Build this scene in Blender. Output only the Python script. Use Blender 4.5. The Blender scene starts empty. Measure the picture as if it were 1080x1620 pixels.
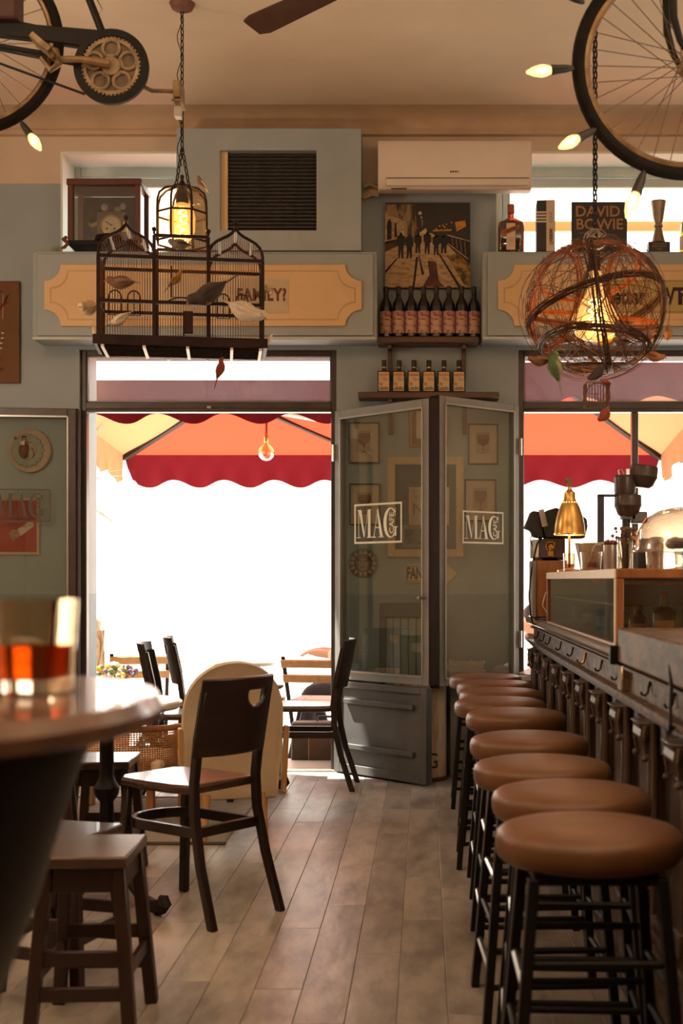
import bpy, bmesh, math, random
from mathutils import Vector, Matrix, Quaternion
R = random.Random(11)
SC = bpy.context.scene
COL = SC.collection
# ---------------------------------------------------------------- camera, sky, sun, lamps, exposure
F, PX, PY, H = 2000.0, 671.0, 917.0, 1.15        # focal length in pixels of a 1080x1620 frame, principal point, eye height
cam = bpy.data.cameras.new('camera')
cam.sensor_fit = 'AUTO'; cam.sensor_width = 36; cam.lens = F*36/1620
cam.shift_x = (540-PX)/1620; cam.shift_y = (PY-810)/1620
cam.dof.use_dof = True; cam.dof.focus_distance = 6.7; cam.dof.aperture_fstop = 4.3
camo = bpy.data.objects.new('camera', cam); COL.objects.link(camo)
camo.location = (0, 0, H); camo.rotation_euler = (math.radians(90), 0, 0)
SC.camera = camo
w = bpy.data.worlds.new('sky'); SC.world = w; w.use_nodes = True
bg = w.node_tree.nodes['Background']; bg.inputs[0].default_value = (1.0, .955, .87, 1); bg.inputs[1].default_value = 5.2
sun = bpy.data.lights.new('sun', 'SUN'); sun.energy = 22; sun.angle = .02; sun.color = (1, .93, .8)
so = bpy.data.objects.new('sun', sun); COL.objects.link(so)
so.rotation_euler = Vector((.5, -.22, -.86)).to_track_quat('-Z', 'Y').to_euler()
def lamp(name, loc, e, col, size=None, rad=.05, rot=(0, 0, 0)):
    l = bpy.data.lights.new(name, 'AREA' if size else 'POINT'); l.energy = e; l.color = col
    if size: l.shape = 'DISK'; l.size = size
    else: l.shadow_soft_size = rad
    o = bpy.data.objects.new(name, l); COL.objects.link(o); o.location = loc; o.rotation_euler = rot
    return o
WARM = (1, .82, .63)
for x, y, z, e in ((-2.6, 2.3, 2.9, 62), (2.3, 2.6, 2.9, 56), (0, .8, 2.85, 74)):   # unseen fill lights added to brighten ceiling and upper walls
    lamp('ceiling_fill', (x, y, z), e, WARM, size=.6, rot=(math.pi, 0, 0))
lamp('pier_fill', (1.7, 3.3, 1.75), 34, WARM, rad=.12)  # unseen fill light added off frame to brighten the pier wall
lamp('left_fill', (-2.9, 5.2, 2.2), 34, WARM, rad=.12)  # added fill from the left, out of view, for pier and door glass
lamp('room_fill', (.3, -1.4, 2.6), 5, WARM, rad=.2)  # weak unseen fill light added behind the camera
vs = SC.view_settings
SC.display_settings.display_device = 'sRGB'
vs.view_transform = 'Standard'; vs.look = 'None'; vs.exposure = 0.36; vs.gamma = 1; vs.use_curve_mapping = False
cy = SC.cycles
cy.use_denoising = True; cy.use_adaptive_sampling = False
cy.max_bounces = 10; cy.diffuse_bounces = 4; cy.glossy_bounces = 4; cy.transmission_bounces = 6; cy.transparent_max_bounces = 24
cy.sample_clamp_indirect = 6; cy.caustics_reflective = False; cy.caustics_refractive = False
# ---------------------------------------------------------------- helpers
def tag(o, label=None, cat=None, group=None, kind=None):
    if label: o['label'] = label
    if cat: o['category'] = cat
    if group: o['group'] = group
    if kind: o['kind'] = kind
    return o
def thing(name, label, cat, loc=(0, 0, 0), rz=0, group=None, rot=None):
    o = bpy.data.objects.new(name, None); COL.objects.link(o); o.empty_display_size = .05
    o.location = loc; o.rotation_euler = rot if rot is not None else (0, 0, rz)
    return tag(o, label, cat, group)
def dup(o, loc=None, rz=None, label=None, group=None, parent=None):
    c = o.copy(); COL.objects.link(c)
    if parent is not None: c.parent = parent
    for ch in list(o.children): dup(ch, parent=c)
    if loc is not None: c.location = loc
    if rz is not None: c.rotation_euler = (0, 0, rz)
    if label: c['label'] = label
    if group: c['group'] = group
    return c
class MB:
    def __init__(s): s.v = []; s.f = []; s.mi = []
    def add(s, vs, fs, M=None, mi=0):
        b = len(s.v)
        s.v += [tuple(M @ Vector(p)) for p in vs] if M is not None else [tuple(p) for p in vs]
        s.f += [tuple(i+b for i in f) for f in fs]; s.mi += [mi]*len(fs); return s
    def bx(s, x0, x1, y0, y1, z0, z1, M=None, mi=0):
        v = [(x0,y0,z0),(x1,y0,z0),(x1,y1,z0),(x0,y1,z0),(x0,y0,z1),(x1,y0,z1),(x1,y1,z1),(x0,y1,z1)]
        return s.add(v, [(3,2,1,0),(4,5,6,7),(0,1,5,4),(1,2,6,5),(2,3,7,6),(3,0,4,7)], M, mi)
    def bar(s, a, b, wd, ht, mi=0, up=(0, 0, 1)):            # rectangular bar from a to b
        a = Vector(a); b = Vector(b); d = (b-a); L = d.length; d.normalize(); up = Vector(up)
        if abs(d.dot(up)) > .98: up = Vector((0, 1, 0))
        x = d.cross(up).normalized(); z = x.cross(d)
        M = Matrix((x, d, z)).transposed().to_4x4(); M.translation = a
        return s.bx(-wd/2, wd/2, 0, L, -ht/2, ht/2, M, mi)
    def tube(s, pts, r, n=8, closed=False, mi=0, cap=True, M=None):
        pts = [Vector(p) for p in pts]; k = len(pts); rr = r if isinstance(r, (list, tuple)) else [r]*k
        T = []
        for i in range(k):
            a = pts[i-1] if (i or closed) else pts[0]; b = pts[(i+1) % k] if (i < k-1 or closed) else pts[-1]
            T.append((b-a).normalized())
        u = T[0].orthogonal().normalized(); vs = []
        for i in range(k):
            u = (u - T[i]*u.dot(T[i]))
            u = u.normalized() if u.length > 1e-6 else T[i].orthogonal().normalized()
            w_ = T[i].cross(u)
            for j in range(n):
                a = 2*math.pi*(j+.5)/n
                vs.append(pts[i]+(u*math.cos(a)+w_*math.sin(a))*rr[i])
        fs = []
        for i in range(k if closed else k-1):
            q = (i+1) % k
            for j in range(n): fs.append((i*n+j, i*n+(j+1) % n, q*n+(j+1) % n, q*n+j))
        if cap and not closed: fs += [tuple(range(n-1, -1, -1)), tuple(range((k-1)*n, k*n))]
        return s.add(vs, fs, M, mi)
    def lathe(s, prof, n=24, M=None, mi=0, c=(0, 0, 0), ang=2*math.pi, cap=True):
        vs = []; k = len(prof); full = abs(ang-2*math.pi) < 1e-6; m = n if full else n+1
        for r, z in prof:
            for j in range(m):
                a = ang*j/n; vs.append((c[0]+r*math.cos(a), c[1]+r*math.sin(a), c[2]+z))
        fs = []
        for i in range(k-1):
            for j in range(n):
                q = (j+1) % m; fs.append((i*m+j, i*m+q, (i+1)*m+q, (i+1)*m+j))
        if full and cap:
            if prof[0][0] > 1e-5: fs.append(tuple(range(m-1, -1, -1)))
            if prof[-1][0] > 1e-5: fs.append(tuple(range((k-1)*m, k*m)))
        return s.add(vs, fs, M, mi)
    def prism(s, poly, d, M=None, mi=0):                     # poly in x,z; extruded along y from 0 to d
        n = len(poly); vs = [(x, 0, z) for x, z in poly]+[(x, d, z) for x, z in poly]
        fs = [tuple(range(n)), tuple(range(2*n-1, n-1, -1))]+[(i, n+i, n+(i+1) % n, (i+1) % n) for i in range(n)]
        return s.add(vs, fs, M, mi)
    def ball(s, c, r, n=12, M=None, mi=0):
        r = r if isinstance(r, (tuple, list)) else (r, r, r); k = max(4, n//2); vs = [(c[0], c[1], c[2]-r[2])]
        for i in range(1, k):
            t = math.pi*i/k-math.pi/2
            for j in range(n):
                a = 2*math.pi*j/n
                vs.append((c[0]+r[0]*math.cos(t)*math.cos(a), c[1]+r[1]*math.cos(t)*math.sin(a), c[2]+r[2]*math.sin(t)))
        vs.append((c[0], c[1], c[2]+r[2])); fs = []
        for j in range(n): fs.append((0, 1+(j+1) % n, 1+j))
        for i in range(k-2):
            for j in range(n):
                a = 1+i*n; fs.append((a+j, a+(j+1) % n, a+n+(j+1) % n, a+n+j))
        t = len(vs)-1; a = 1+(k-2)*n
        for j in range(n): fs.append((a+j, a+(j+1) % n, t))
        return s.add(vs, fs, M, mi)
    def build(s, name, mat, parent=None, bevel=0, seg=1, loc=None, sharp=35, rz=None):
        me = bpy.data.meshes.new(name); me.from_pydata(s.v, [], s.f)
        for m in (mat if isinstance(mat, (list, tuple)) else [mat]): me.materials.append(m)
        if any(s.mi): me.polygons.foreach_set('material_index', s.mi)
        me.update(); me.shade_smooth(); me.set_sharp_from_angle(angle=math.radians(sharp))
        o = bpy.data.objects.new(name, me); COL.objects.link(o)
        if parent is not None: o.parent = parent
        if loc is not None: o.location = loc
        if rz is not None: o.rotation_euler = (0, 0, rz)
        if bevel:
            b = o.modifiers.new('bevel', 'BEVEL'); b.width = bevel; b.segments = seg; b.limit_method = 'ANGLE'; b.angle_limit = math.radians(40)
        return o
def struct(o, label=None): return tag(o, label, None, None, 'structure')
def MT(loc, rx=0, ry=0, rz=0):
    from mathutils import Euler
    return Matrix.Translation(loc) @ Euler((rx, ry, rz)).to_matrix().to_4x4()
def arc(cx, cz, r, a0, a1, n): return [(cx+r*math.cos(math.radians(a0+(a1-a0)*i/n)), cz+r*math.sin(math.radians(a0+(a1-a0)*i/n))) for i in range(n+1)]
def disc(cx, cz, r, n=20, rz=None): return [(cx+r*math.cos(2*math.pi*i/n), cz+(rz or r)*math.sin(2*math.pi*i/n)) for i in range(n)]
def text(txt, size, mat, parent, loc, name='lettering', rot=(math.pi/2, 0, 0), ext=.0008, align='CENTER', xs=1, sp=1, bold=0, shear=0):
    cu = bpy.data.curves.new('t', 'FONT'); cu.body = txt; cu.size = size; cu.extrude = ext; cu.align_x = align; cu.align_y = 'CENTER'
    cu.space_character = sp; cu.offset = bold; cu.resolution_u = 3; cu.shear = shear
    t = bpy.data.objects.new('t', cu)
    me = bpy.data.meshes.new_from_object(t)
    bpy.data.objects.remove(t); bpy.data.curves.remove(cu)
    me.name = name; me.materials.clear(); me.materials.append(mat)
    o = bpy.data.objects.new(name, me); COL.objects.link(o); o.parent = parent
    o.location = loc; o.rotation_euler = rot; o.scale = (xs, 1, 1)
    return o
# ---------------------------------------------------------------- materials
MATS = {}
def mat(name, c, c2=None, sc=6, st=(1, 1, 1), rough=.5, metal=0, bump=0, bsc=None, spec=.5, coat=0, rnd=0, emit=0, lo=.35, hi=.65):
    if name in MATS: return MATS[name]
    m = bpy.data.materials.new(name); m.use_nodes = True; N = m.node_tree.nodes; L = m.node_tree.links
    b = N['Principled BSDF']; b.inputs['Roughness'].default_value = rough; b.inputs['Metallic'].default_value = metal
    b.inputs['Specular IOR Level'].default_value = spec; b.inputs['Coat Weight'].default_value = coat
    c2 = c2 or tuple(min(1, x*.82) for x in c)
    tc = N.new('ShaderNodeTexCoord'); mp = N.new('ShaderNodeMapping'); mp.inputs['Scale'].default_value = st
    L.new(tc.outputs['Object'], mp.inputs['Vector'])
    no = N.new('ShaderNodeTexNoise'); no.inputs['Scale'].default_value = sc; no.inputs['Detail'].default_value = 5; no.inputs['Roughness'].default_value = .6
    L.new(mp.outputs[0], no.inputs['Vector'])
    cr = N.new('ShaderNodeValToRGB'); cr.color_ramp.elements[0].position = lo; cr.color_ramp.elements[1].position = hi
    cr.color_ramp.elements[0].color = (*c2, 1); cr.color_ramp.elements[1].color = (*c, 1)
    L.new(no.outputs['Fac'], cr.inputs[0]); out = cr.outputs[0]
    if rnd:
        oi = N.new('ShaderNodeObjectInfo'); mu = N.new('ShaderNodeVectorMath'); mu.operation = 'SCALE'; mu.inputs[3].default_value = 37
        cb = N.new('ShaderNodeCombineXYZ')
        for k in range(3): L.new(oi.outputs['Random'], cb.inputs[k])
        L.new(cb.outputs[0], mu.inputs[0]); L.new(mu.outputs[0], mp.inputs['Location'])
        mr = N.new('ShaderNodeMapRange'); mr.inputs[3].default_value = 1-rnd; mr.inputs[4].default_value = 1+rnd
        L.new(oi.outputs['Random'], mr.inputs[0])
        hs = N.new('ShaderNodeHueSaturation'); L.new(mr.outputs[0], hs.inputs['Value']); L.new(out, hs.inputs['Color']); out = hs.outputs[0]
    L.new(out, b.inputs['Base Color'])
    if bump:
        bp = N.new('ShaderNodeBump'); bp.inputs['Strength'].default_value = bump; bp.inputs['Distance'].default_value = .01
        n2 = no
        if bsc:
            n2 = N.new('ShaderNodeTexNoise'); n2.inputs['Scale'].default_value = bsc; n2.inputs['Detail'].default_value = 4; L.new(mp.outputs[0], n2.inputs['Vector'])
        L.new(n2.outputs['Fac'], bp.inputs['Height']); L.new(bp.outputs[0], b.inputs['Normal'])
    if emit: b.inputs['Emission Color'].default_value = (*c, 1); b.inputs['Emission Strength'].default_value = emit
    MATS[name] = m; return m
def emis(name, c, s):
    m = bpy.data.materials.new(name); m.use_nodes = True; N = m.node_tree.nodes; N.clear()
    e = N.new('ShaderNodeEmission'); e.inputs[0].default_value = (*c, 1); e.inputs[1].default_value = s
    o = N.new('ShaderNodeOutputMaterial'); m.node_tree.links.new(e.outputs[0], o.inputs[0]); return m
def glass(name, tint=(1, 1, 1), base=.05, edge=.7, rough=.02, dust_haze=0, dc=(.6, .5, .45), dsc=40, dlo=.45, dhi=.7):
    m = bpy.data.materials.new(name); m.use_nodes = True; N = m.node_tree.nodes; L = m.node_tree.links; N.clear()
    t = N.new('ShaderNodeBsdfTransparent'); t.inputs[0].default_value = (*tint, 1)
    g = N.new('ShaderNodeBsdfGlossy'); g.inputs['Roughness'].default_value = rough; g.inputs[0].default_value = (.95, .95, .95, 1)
    lw = N.new('ShaderNodeLayerWeight'); lw.inputs[0].default_value = .35
    mr = N.new('ShaderNodeMapRange'); mr.inputs[3].default_value = base; mr.inputs[4].default_value = edge; L.new(lw.outputs['Facing'], mr.inputs[0])
    mx = N.new('ShaderNodeMixShader'); L.new(mr.outputs[0], mx.inputs[0]); L.new(t.outputs[0], mx.inputs[1]); L.new(g.outputs[0], mx.inputs[2])
    last = mx
    if dust_haze:
        d = N.new('ShaderNodeBsdfTranslucent'); d.inputs[0].default_value = (*dc, 1)
        tc = N.new('ShaderNodeTexCoord'); no = N.new('ShaderNodeTexNoise'); no.inputs['Scale'].default_value = dsc; no.inputs['Detail'].default_value = 6
        L.new(tc.outputs['Object'], no.inputs['Vector'])
        m2 = N.new('ShaderNodeMapRange'); m2.inputs[1].default_value = dlo; m2.inputs[2].default_value = dhi; m2.inputs[3].default_value = dust_haze*.6; m2.inputs[4].default_value = dust_haze*1.5
        L.new(no.outputs['Fac'], m2.inputs[0])
        x2 = N.new('ShaderNodeMixShader'); L.new(m2.outputs[0], x2.inputs[0]); L.new(mx.outputs[0], x2.inputs[1]); L.new(d.outputs[0], x2.inputs[2]); last = x2
    o = N.new('ShaderNodeOutputMaterial'); L.new(last.outputs[0], o.inputs[0]); return m
def cloth(name, c, tr, rough=.9):                            # canvas that lets sunlight through
    m = bpy.data.materials.new(name); m.use_nodes = True; N = m.node_tree.nodes; L = m.node_tree.links; N.clear()
    d = N.new('ShaderNodeBsdfDiffuse'); d.inputs[0].default_value = (*c, 1)
    t = N.new('ShaderNodeBsdfTranslucent'); t.inputs[0].default_value = (*tr, 1)
    a = N.new('ShaderNodeAddShader'); L.new(d.outputs[0], a.inputs[0]); L.new(t.outputs[0], a.inputs[1])
    o = N.new('ShaderNodeOutputMaterial'); L.new(a.outputs[0], o.inputs[0]); return m
def wall_paint():
    m = bpy.data.materials.new('wall_paint'); m.use_nodes = True; N = m.node_tree.nodes; L = m.node_tree.links; b = N['Principled BSDF']; b.inputs['Roughness'].default_value = .75
    tc = N.new('ShaderNodeTexCoord'); sx = N.new('ShaderNodeSeparateXYZ'); L.new(tc.outputs['Object'], sx.inputs[0])
    mr = N.new('ShaderNodeMapRange'); mr.inputs[1].default_value = 0; mr.inputs[2].default_value = 4; L.new(sx.outputs['Z'], mr.inputs[0])
    cr = N.new('ShaderNodeValToRGB'); cr.color_ramp.interpolation = 'CONSTANT'; e = cr.color_ramp.elements
    e[0].position = 0; e[0].color = (.22, .285, .32, 1); e[1].position = 1.06/4; e[1].color = (.325, .375, .39, 1)
    k = e.new(3.51/4); k.color = (.62, .49, .36, 1)
    L.new(mr.outputs[0], cr.inputs[0])
    no = N.new('ShaderNodeTexNoise'); no.inputs['Scale'].default_value = 3; no.inputs['Detail'].default_value = 6; L.new(tc.outputs['Object'], no.inputs['Vector'])
    m2 = N.new('ShaderNodeMapRange'); m2.inputs[3].default_value = .86; m2.inputs[4].default_value = 1.1; L.new(no.outputs['Fac'], m2.inputs[0])
    hs = N.new('ShaderNodeHueSaturation'); L.new(m2.outputs[0], hs.inputs['Value']); L.new(cr.outputs[0], hs.inputs['Color']); L.new(hs.outputs[0], b.inputs['Base Color'])
    bp = N.new('ShaderNodeBump'); bp.inputs['Strength'].default_value = .15; L.new(no.outputs['Fac'], bp.inputs['Height']); L.new(bp.outputs[0], b.inputs['Normal'])
    return m
PAINT = wall_paint()
BEIGE = mat('beige_plaster', (.66, .50, .36), (.58, .43, .30), sc=2, rough=.8)
CEIL = mat('ceiling_plaster', (.76, .63, .48), (.68, .56, .42), sc=1.2, rough=.85, bump=.08)
BLUEGREY = mat('blue_grey_paint', (.345, .39, .40), (.305, .35, .36), sc=3, rough=.55)
WHITEPAINT = mat('pale_frame_paint', (.55, .58, .54), (.48, .52, .49), sc=4, rough=.5)
CREAM = mat('cream_sign_paint', (.72, .50, .27), (.66, .45, .24), sc=3, rough=.6)
BRONZE = mat('brown_metal_frame', (.085, .062, .052), (.06, .045, .04), sc=9, rough=.4, metal=.3)
GREYPAINT = mat('grey_door_paint', (.105, .10, .095), (.08, .077, .074), sc=7, rough=.55, spec=.3, bump=.1)
GREYLT = mat('light_grey_frame', (.27, .265, .25), (.22, .215, .205), sc=7, rough=.4)
DARKWOOD = mat('dark_walnut', (.020, .011, .008), (.012, .007, .0055), sc=5, st=(1, 1, 6), rough=.34, coat=.15)
SEATWOOD = mat('polished_seat_wood', (.075, .032, .020), (.045, .020, .013), sc=3, st=(2, 8, 1), rough=.24, coat=.3)
SHELFWOOD = mat('shelf_wood', (.11, .05, .028), (.07, .03, .018), sc=4, st=(1, 6, 6), rough=.45)
OAK = mat('amber_wood', (.30, .115, .035), (.20, .07, .02), sc=4, st=(6, 6, 1), rough=.4)
LTWOOD = mat('light_wood', (.50, .28, .11), (.40, .21, .08), sc=5, st=(6, 6, 1), rough=.4)
BARWOOD = mat('aged_bar_wood', (.115, .075, .055), (.045, .029, .022), sc=7, st=(2, 1.2, .5), rough=.34, bump=.15, coat=.1)
BARDARK = mat('dark_bar_wood', (.040, .024, .019), (.018, .011, .009), sc=6, st=(3, 3, .6), rough=.36)
BARPALE = mat('worn_pale_bar_wood', (.165, .115, .080), (.045, .031, .023), sc=16, st=(2, 1, 2), rough=.5, bump=.3, spec=.25, lo=.38, hi=.62)
BLACK = mat('black_iron', (.009, .007, .006), (.005, .0045, .004), sc=10, rough=.5, spec=.25)
BLKPL = mat('black_plastic', (.018, .015, .014), (.012, .011, .010), sc=8, rough=.5)
RUBBER = mat('tyre_rubber', (.016, .012, .010), (.009, .007, .006), sc=14, rough=.85, spec=.15)
STEEL = mat('steel', (.55, .52, .48), (.42, .40, .37), sc=9, rough=.3, metal=.9)
OLDMETAL = mat('tarnished_metal', (.34, .23, .12), (.16, .10, .06), sc=16, rough=.45, metal=.7)
BRASS = mat('brass', (.62, .40, .13), (.45, .27, .08), sc=8, rough=.28, metal=.95)
LEATHER = mat('brown_leather', (.165, .072, .030), (.110, .046, .019), sc=5, rough=.42, bump=.12, bsc=120)
LINEN = mat('beige_linen', (.72, .58, .41), (.62, .49, .34), sc=4, rough=.9, bump=.3, bsc=160)
CANE = mat('woven_cane', (.52, .27, .09), (.36, .17, .05), sc=18, rough=.6)
WHITE = mat('white_plastic', (.74, .64, .54), (.70, .60, .50), sc=3, rough=.4)
PAPER = mat('paper', (.70, .58, .42), (.62, .50, .36), sc=5, rough=.85)
PALEPAPER = mat('pale_label_paper', (.72, .56, .42), (.66, .50, .38), sc=8, rough=.8)
INK = mat('dark_ink', (.05, .03, .02), rough=.8)
RED = mat('poster_red', (.42, .022, .014), (.36, .018, .012), sc=3, rough=.6)
CAGEMAT = mat('cage_brown_wood', (.034, .014, .010), (.020, .009, .007), sc=12, rough=.6, spec=.2)
WIREMAT = mat('rusty_wire', (.17, .07, .03), (.08, .032, .016), sc=20, rough=.5, metal=.4)
GLASS = glass('clear_glass', (.96, .97, .96), .025, .5)
DOORGLASS = glass('door_glass', (.92, .95, .92), .085, .4, .01, dust_haze=.03, dc=(.75, .75, .68), dsc=60, dlo=.5, dhi=.75)  # light dust thickened so its haze imitates the room's reflection
DUSTGLASS = glass('dusty_glass', (.80, .78, .80), .04, .5, .05, dust_haze=.085, dc=(.78, .62, .68), dsc=110, dlo=.5, dhi=.8)
AMBER = glass('amber_glass', (1, .58, .16), .06, .6)
def real_glass(name, c, ior=1.45, rough=.0):
    m = bpy.data.materials.new(name); m.use_nodes = True; N = m.node_tree.nodes; N.clear()
    g = N.new('ShaderNodeBsdfGlass'); g.inputs['Color'].default_value = (*c, 1); g.inputs['IOR'].default_value = ior; g.inputs['Roughness'].default_value = rough
    o = N.new('ShaderNodeOutputMaterial'); m.node_tree.links.new(g.outputs[0], o.inputs[0]); return m
THICK = real_glass('thick_tumbler_glass', (.95, .88, .78)); WHISKY = real_glass('amber_spirit', (.70, .24, .04), 1.33)
TUMBLER = glass('tumbler_glass', (.88, .84, .78), .10, .95, .03)
DRINK = glass('amber_drink', (.62, .24, .05), .05, .4)
BULBGLASS = glass('bulb_glass', (1, .82, .50), .05, .8)
def lit_glass(name, c, s, f):                                # amber bulb glass glowing around its filament
    m = glass(name, (1, .80, .45), .04, .5); N = m.node_tree.nodes; L = m.node_tree.links
    o = [n for n in N if n.type == 'OUTPUT_MATERIAL'][0]; last = o.inputs[0].links[0].from_socket
    e = N.new('ShaderNodeEmission'); e.inputs[0].default_value = (*c, 1); e.inputs[1].default_value = s
    x = N.new('ShaderNodeMixShader'); x.inputs[0].default_value = f; L.new(last, x.inputs[1]); L.new(e.outputs[0], x.inputs[2]); L.new(x.outputs[0], o.inputs[0]); return m
LITSMALL = lit_glass('lit_small_bulb', (1, .56, .20), 3.2, .5)
LITGLASS = lit_glass('lit_bulb_glass', (1, .50, .14), 1.5, .42)
FILAMENT = emis('filament', (1, .60, .20), 26)
BULBGLOW = emis('bulb_glow', (1, .46, .10), 2.6)
BULBSMALL = emis('small_bulb_glow', (1, .62, .28), 5.5)
TILECOL = mat('pavement', (.62, .56, .48), (.55, .49, .42), sc=2, rough=.85)
FLOORMAT = mat('floor_boards', (.40, .36, .315), (.185, .165, .145), sc=3.2, st=(3.2, 1.1, 1), rough=.38, bump=.25, bsc=7, rnd=.20, lo=.32, hi=.62)
# ---------------------------------------------------------------- the room
YW, YO, ZC = 7.55, 7.95, 3.92                    # inner and outer face of the street wall, ceiling height
def walls_with_holes(name, xs, zs, holes, y0, y1, m):
    b = MB()
    for i in range(len(xs)-1):
        for j in range(len(zs)-1):
            cx, cz = (xs[i]+xs[i+1])/2, (zs[j]+zs[j+1])/2
            if not any(a < cx < c and d < cz < e for a, c, d, e in holes): b.bx(xs[i], xs[i+1], y0, y1, zs[j], zs[j+1])
    return struct(b.build(name, m))
DL, DR = (-2.06, -.525), (.562, 2.55)            # door opening on the left, window opening on the right
HEAD = 2.524
UL, UR, UZ = (-2.17, -.92), (.43, 2.25), (3.06, 3.705)
walls_with_holes('wall_front', [-3.4, UL[0], DL[0], UL[1], DL[1], UR[0], DR[0], UR[1], DR[1], 3.4], [-.12, 0, .58, HEAD, UZ[0], UZ[1], 4.2],
    [(*DL, 0, HEAD), (*DR, .58, HEAD), (*UL, *UZ), (*UR, *UZ)], YW, YO, PAINT)
struct(MB().bx(-3.6, -3.4, -4, YO, -.12, 4.2).build('wall_left', BEIGE))
struct(MB().bx(3.4, 3.6, -4, YO, -.12, 4.2).build('wall_right', BEIGE))
struct(MB().bx(-3.4, 3.4, -4.2, -4, -.12, 4.2).build('wall_back', BEIGE))
struct(MB().bx(-3.4, 3.4, -4, YW, ZC, ZC+.15).build('ceiling', CEIL))
prof = [(0, 3.795), (-.03, 3.80), (-.035, 3.825), (-.02, 3.83)]+[(-.02-.16*(1-math.cos(t)), 3.83+.09*math.sin(t)) for t in [i*math.pi/2/8 for i in range(9)]]+[(0, ZC)]
b = MB(); n = len(prof)
b.add([(-3.4, YW+y, z) for y, z in prof]+[(3.4, YW+y, z) for y, z in prof], [(i, i+1, n+i+1, n+i) for i in range(n-1)])
struct(b.build('trim_1', mat('cornice_plaster', (.55, .39, .25), (.46, .32, .20), sc=3, rough=.8)))
fl = struct(MB().bx(-3.4, 3.4, -4, YW, -.12, -.006).build('floor', mat('floor_base', (.10, .075, .055), rough=.6)))
meshes = {}
x = -3.38; k = 0
while x < 1.0:
    y = 7.54
    first = True
    while y > 2.5:
        L = R.choice([.62, .9, 1.2, 1.45]) if not first else R.choice([.35, .62, .9, 1.2]); first = False
        L = min(L, y-2.4)
        key = round(L, 2)
        if key not in meshes:
            p = MB().bx(-.0672, .0672, -L+.001, 0, -.006, 0).build('plank', FLOORMAT, fl, bevel=.0018); meshes[key] = p; o = p
        else:
            o = meshes[key].copy(); COL.objects.link(o)
        o.location = (x, y, R.uniform(-.0006, .0006)); y -= L
    x += .135
struct(MB().bx(-3.4, -.9, 7.535, YW-.001, 0, .12).build('baseboard_left', BLUEGREY)) if False else None
struct(MB().bx(DL[1], DR[0], 7.525, YW, 0, .13).build('baseboard_front', mat('skirting_paint', (.16, .17, .17), rough=.5), bevel=.006))
struct(MB().bx(-3.4, DL[0]-.02, 7.525, YW, 0, .13).build('baseboard_left', MATS['skirting_paint'], bevel=.006))
struct(MB().bx(DL[0]-.0, DL[1], 7.56, 8.05, -.10, .012).build('trim_2', mat('door_stone_sill', (.62, .55, .46), (.52, .46, .38), sc=6, rough=.5), bevel=.006), 'pale worn stone threshold of the street door')
# ---------------------------------------------------------------- fixed frames of the openings
def frame_obj(name, x0, x1, z0, z1, y, wd=.035, dp=.06, m=BRONZE):
    f = MB()
    f.bx(x0, x0+wd, y, y+dp, z0, z1).bx(x1-wd, x1, y, y+dp, z0, z1).bx(x0+wd, x1-wd, y, y+dp, z1-wd, z1)
    return f.build(name, m, bevel=.004)
d1 = struct(frame_obj('door_1', DL[0], DL[1], 0, HEAD, 7.58))
ZT0, ZT1 = 2.155, 2.215
def transom(par, x0, x1):
    MB().bx(x0+.03, x1-.03, 7.575, 7.645, ZT0, ZT1).bx(x0+.03, x1-.03, 7.565, 7.58, ZT0+.012, ZT0+.022).build('transom_bar', BRONZE, par, bevel=.004)
    MB().bx(x0+.03, x1-.03, 7.605, 7.611, ZT1, HEAD-.03).build('pane', DUSTGLASS, par)
    MB().bx(x0+.035, x1-.035, 7.59, 7.60, ZT1, ZT1+.008).bx(x0+.035, x0+.043, 7.59, 7.60, ZT1, HEAD-.03).bx(x1-.043, x1-.035, 7.59, 7.6, ZT1, HEAD-.03).build('glazing_bead', GREYLT, par)
transom(d1, *DL)
MB().bx(-1.3, -1.275, 7.56, 7.576, ZT0+.02, ZT0+.035).build('latch', STEEL, d1, bevel=.002)
w1 = struct(frame_obj('window_1', DR[0], DR[1], .58, HEAD, 7.58))
transom(w1, *DR)
MB().bx(1.245, 1.283, 7.58, 7.64, .6, ZT0).build('mullion', BRONZE, w1, bevel=.004)
MB().bx(DR[0], DR[1], 7.40, YO, .555, .585).build('window_sill', WHITEPAINT, w1, bevel=.006)
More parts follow.
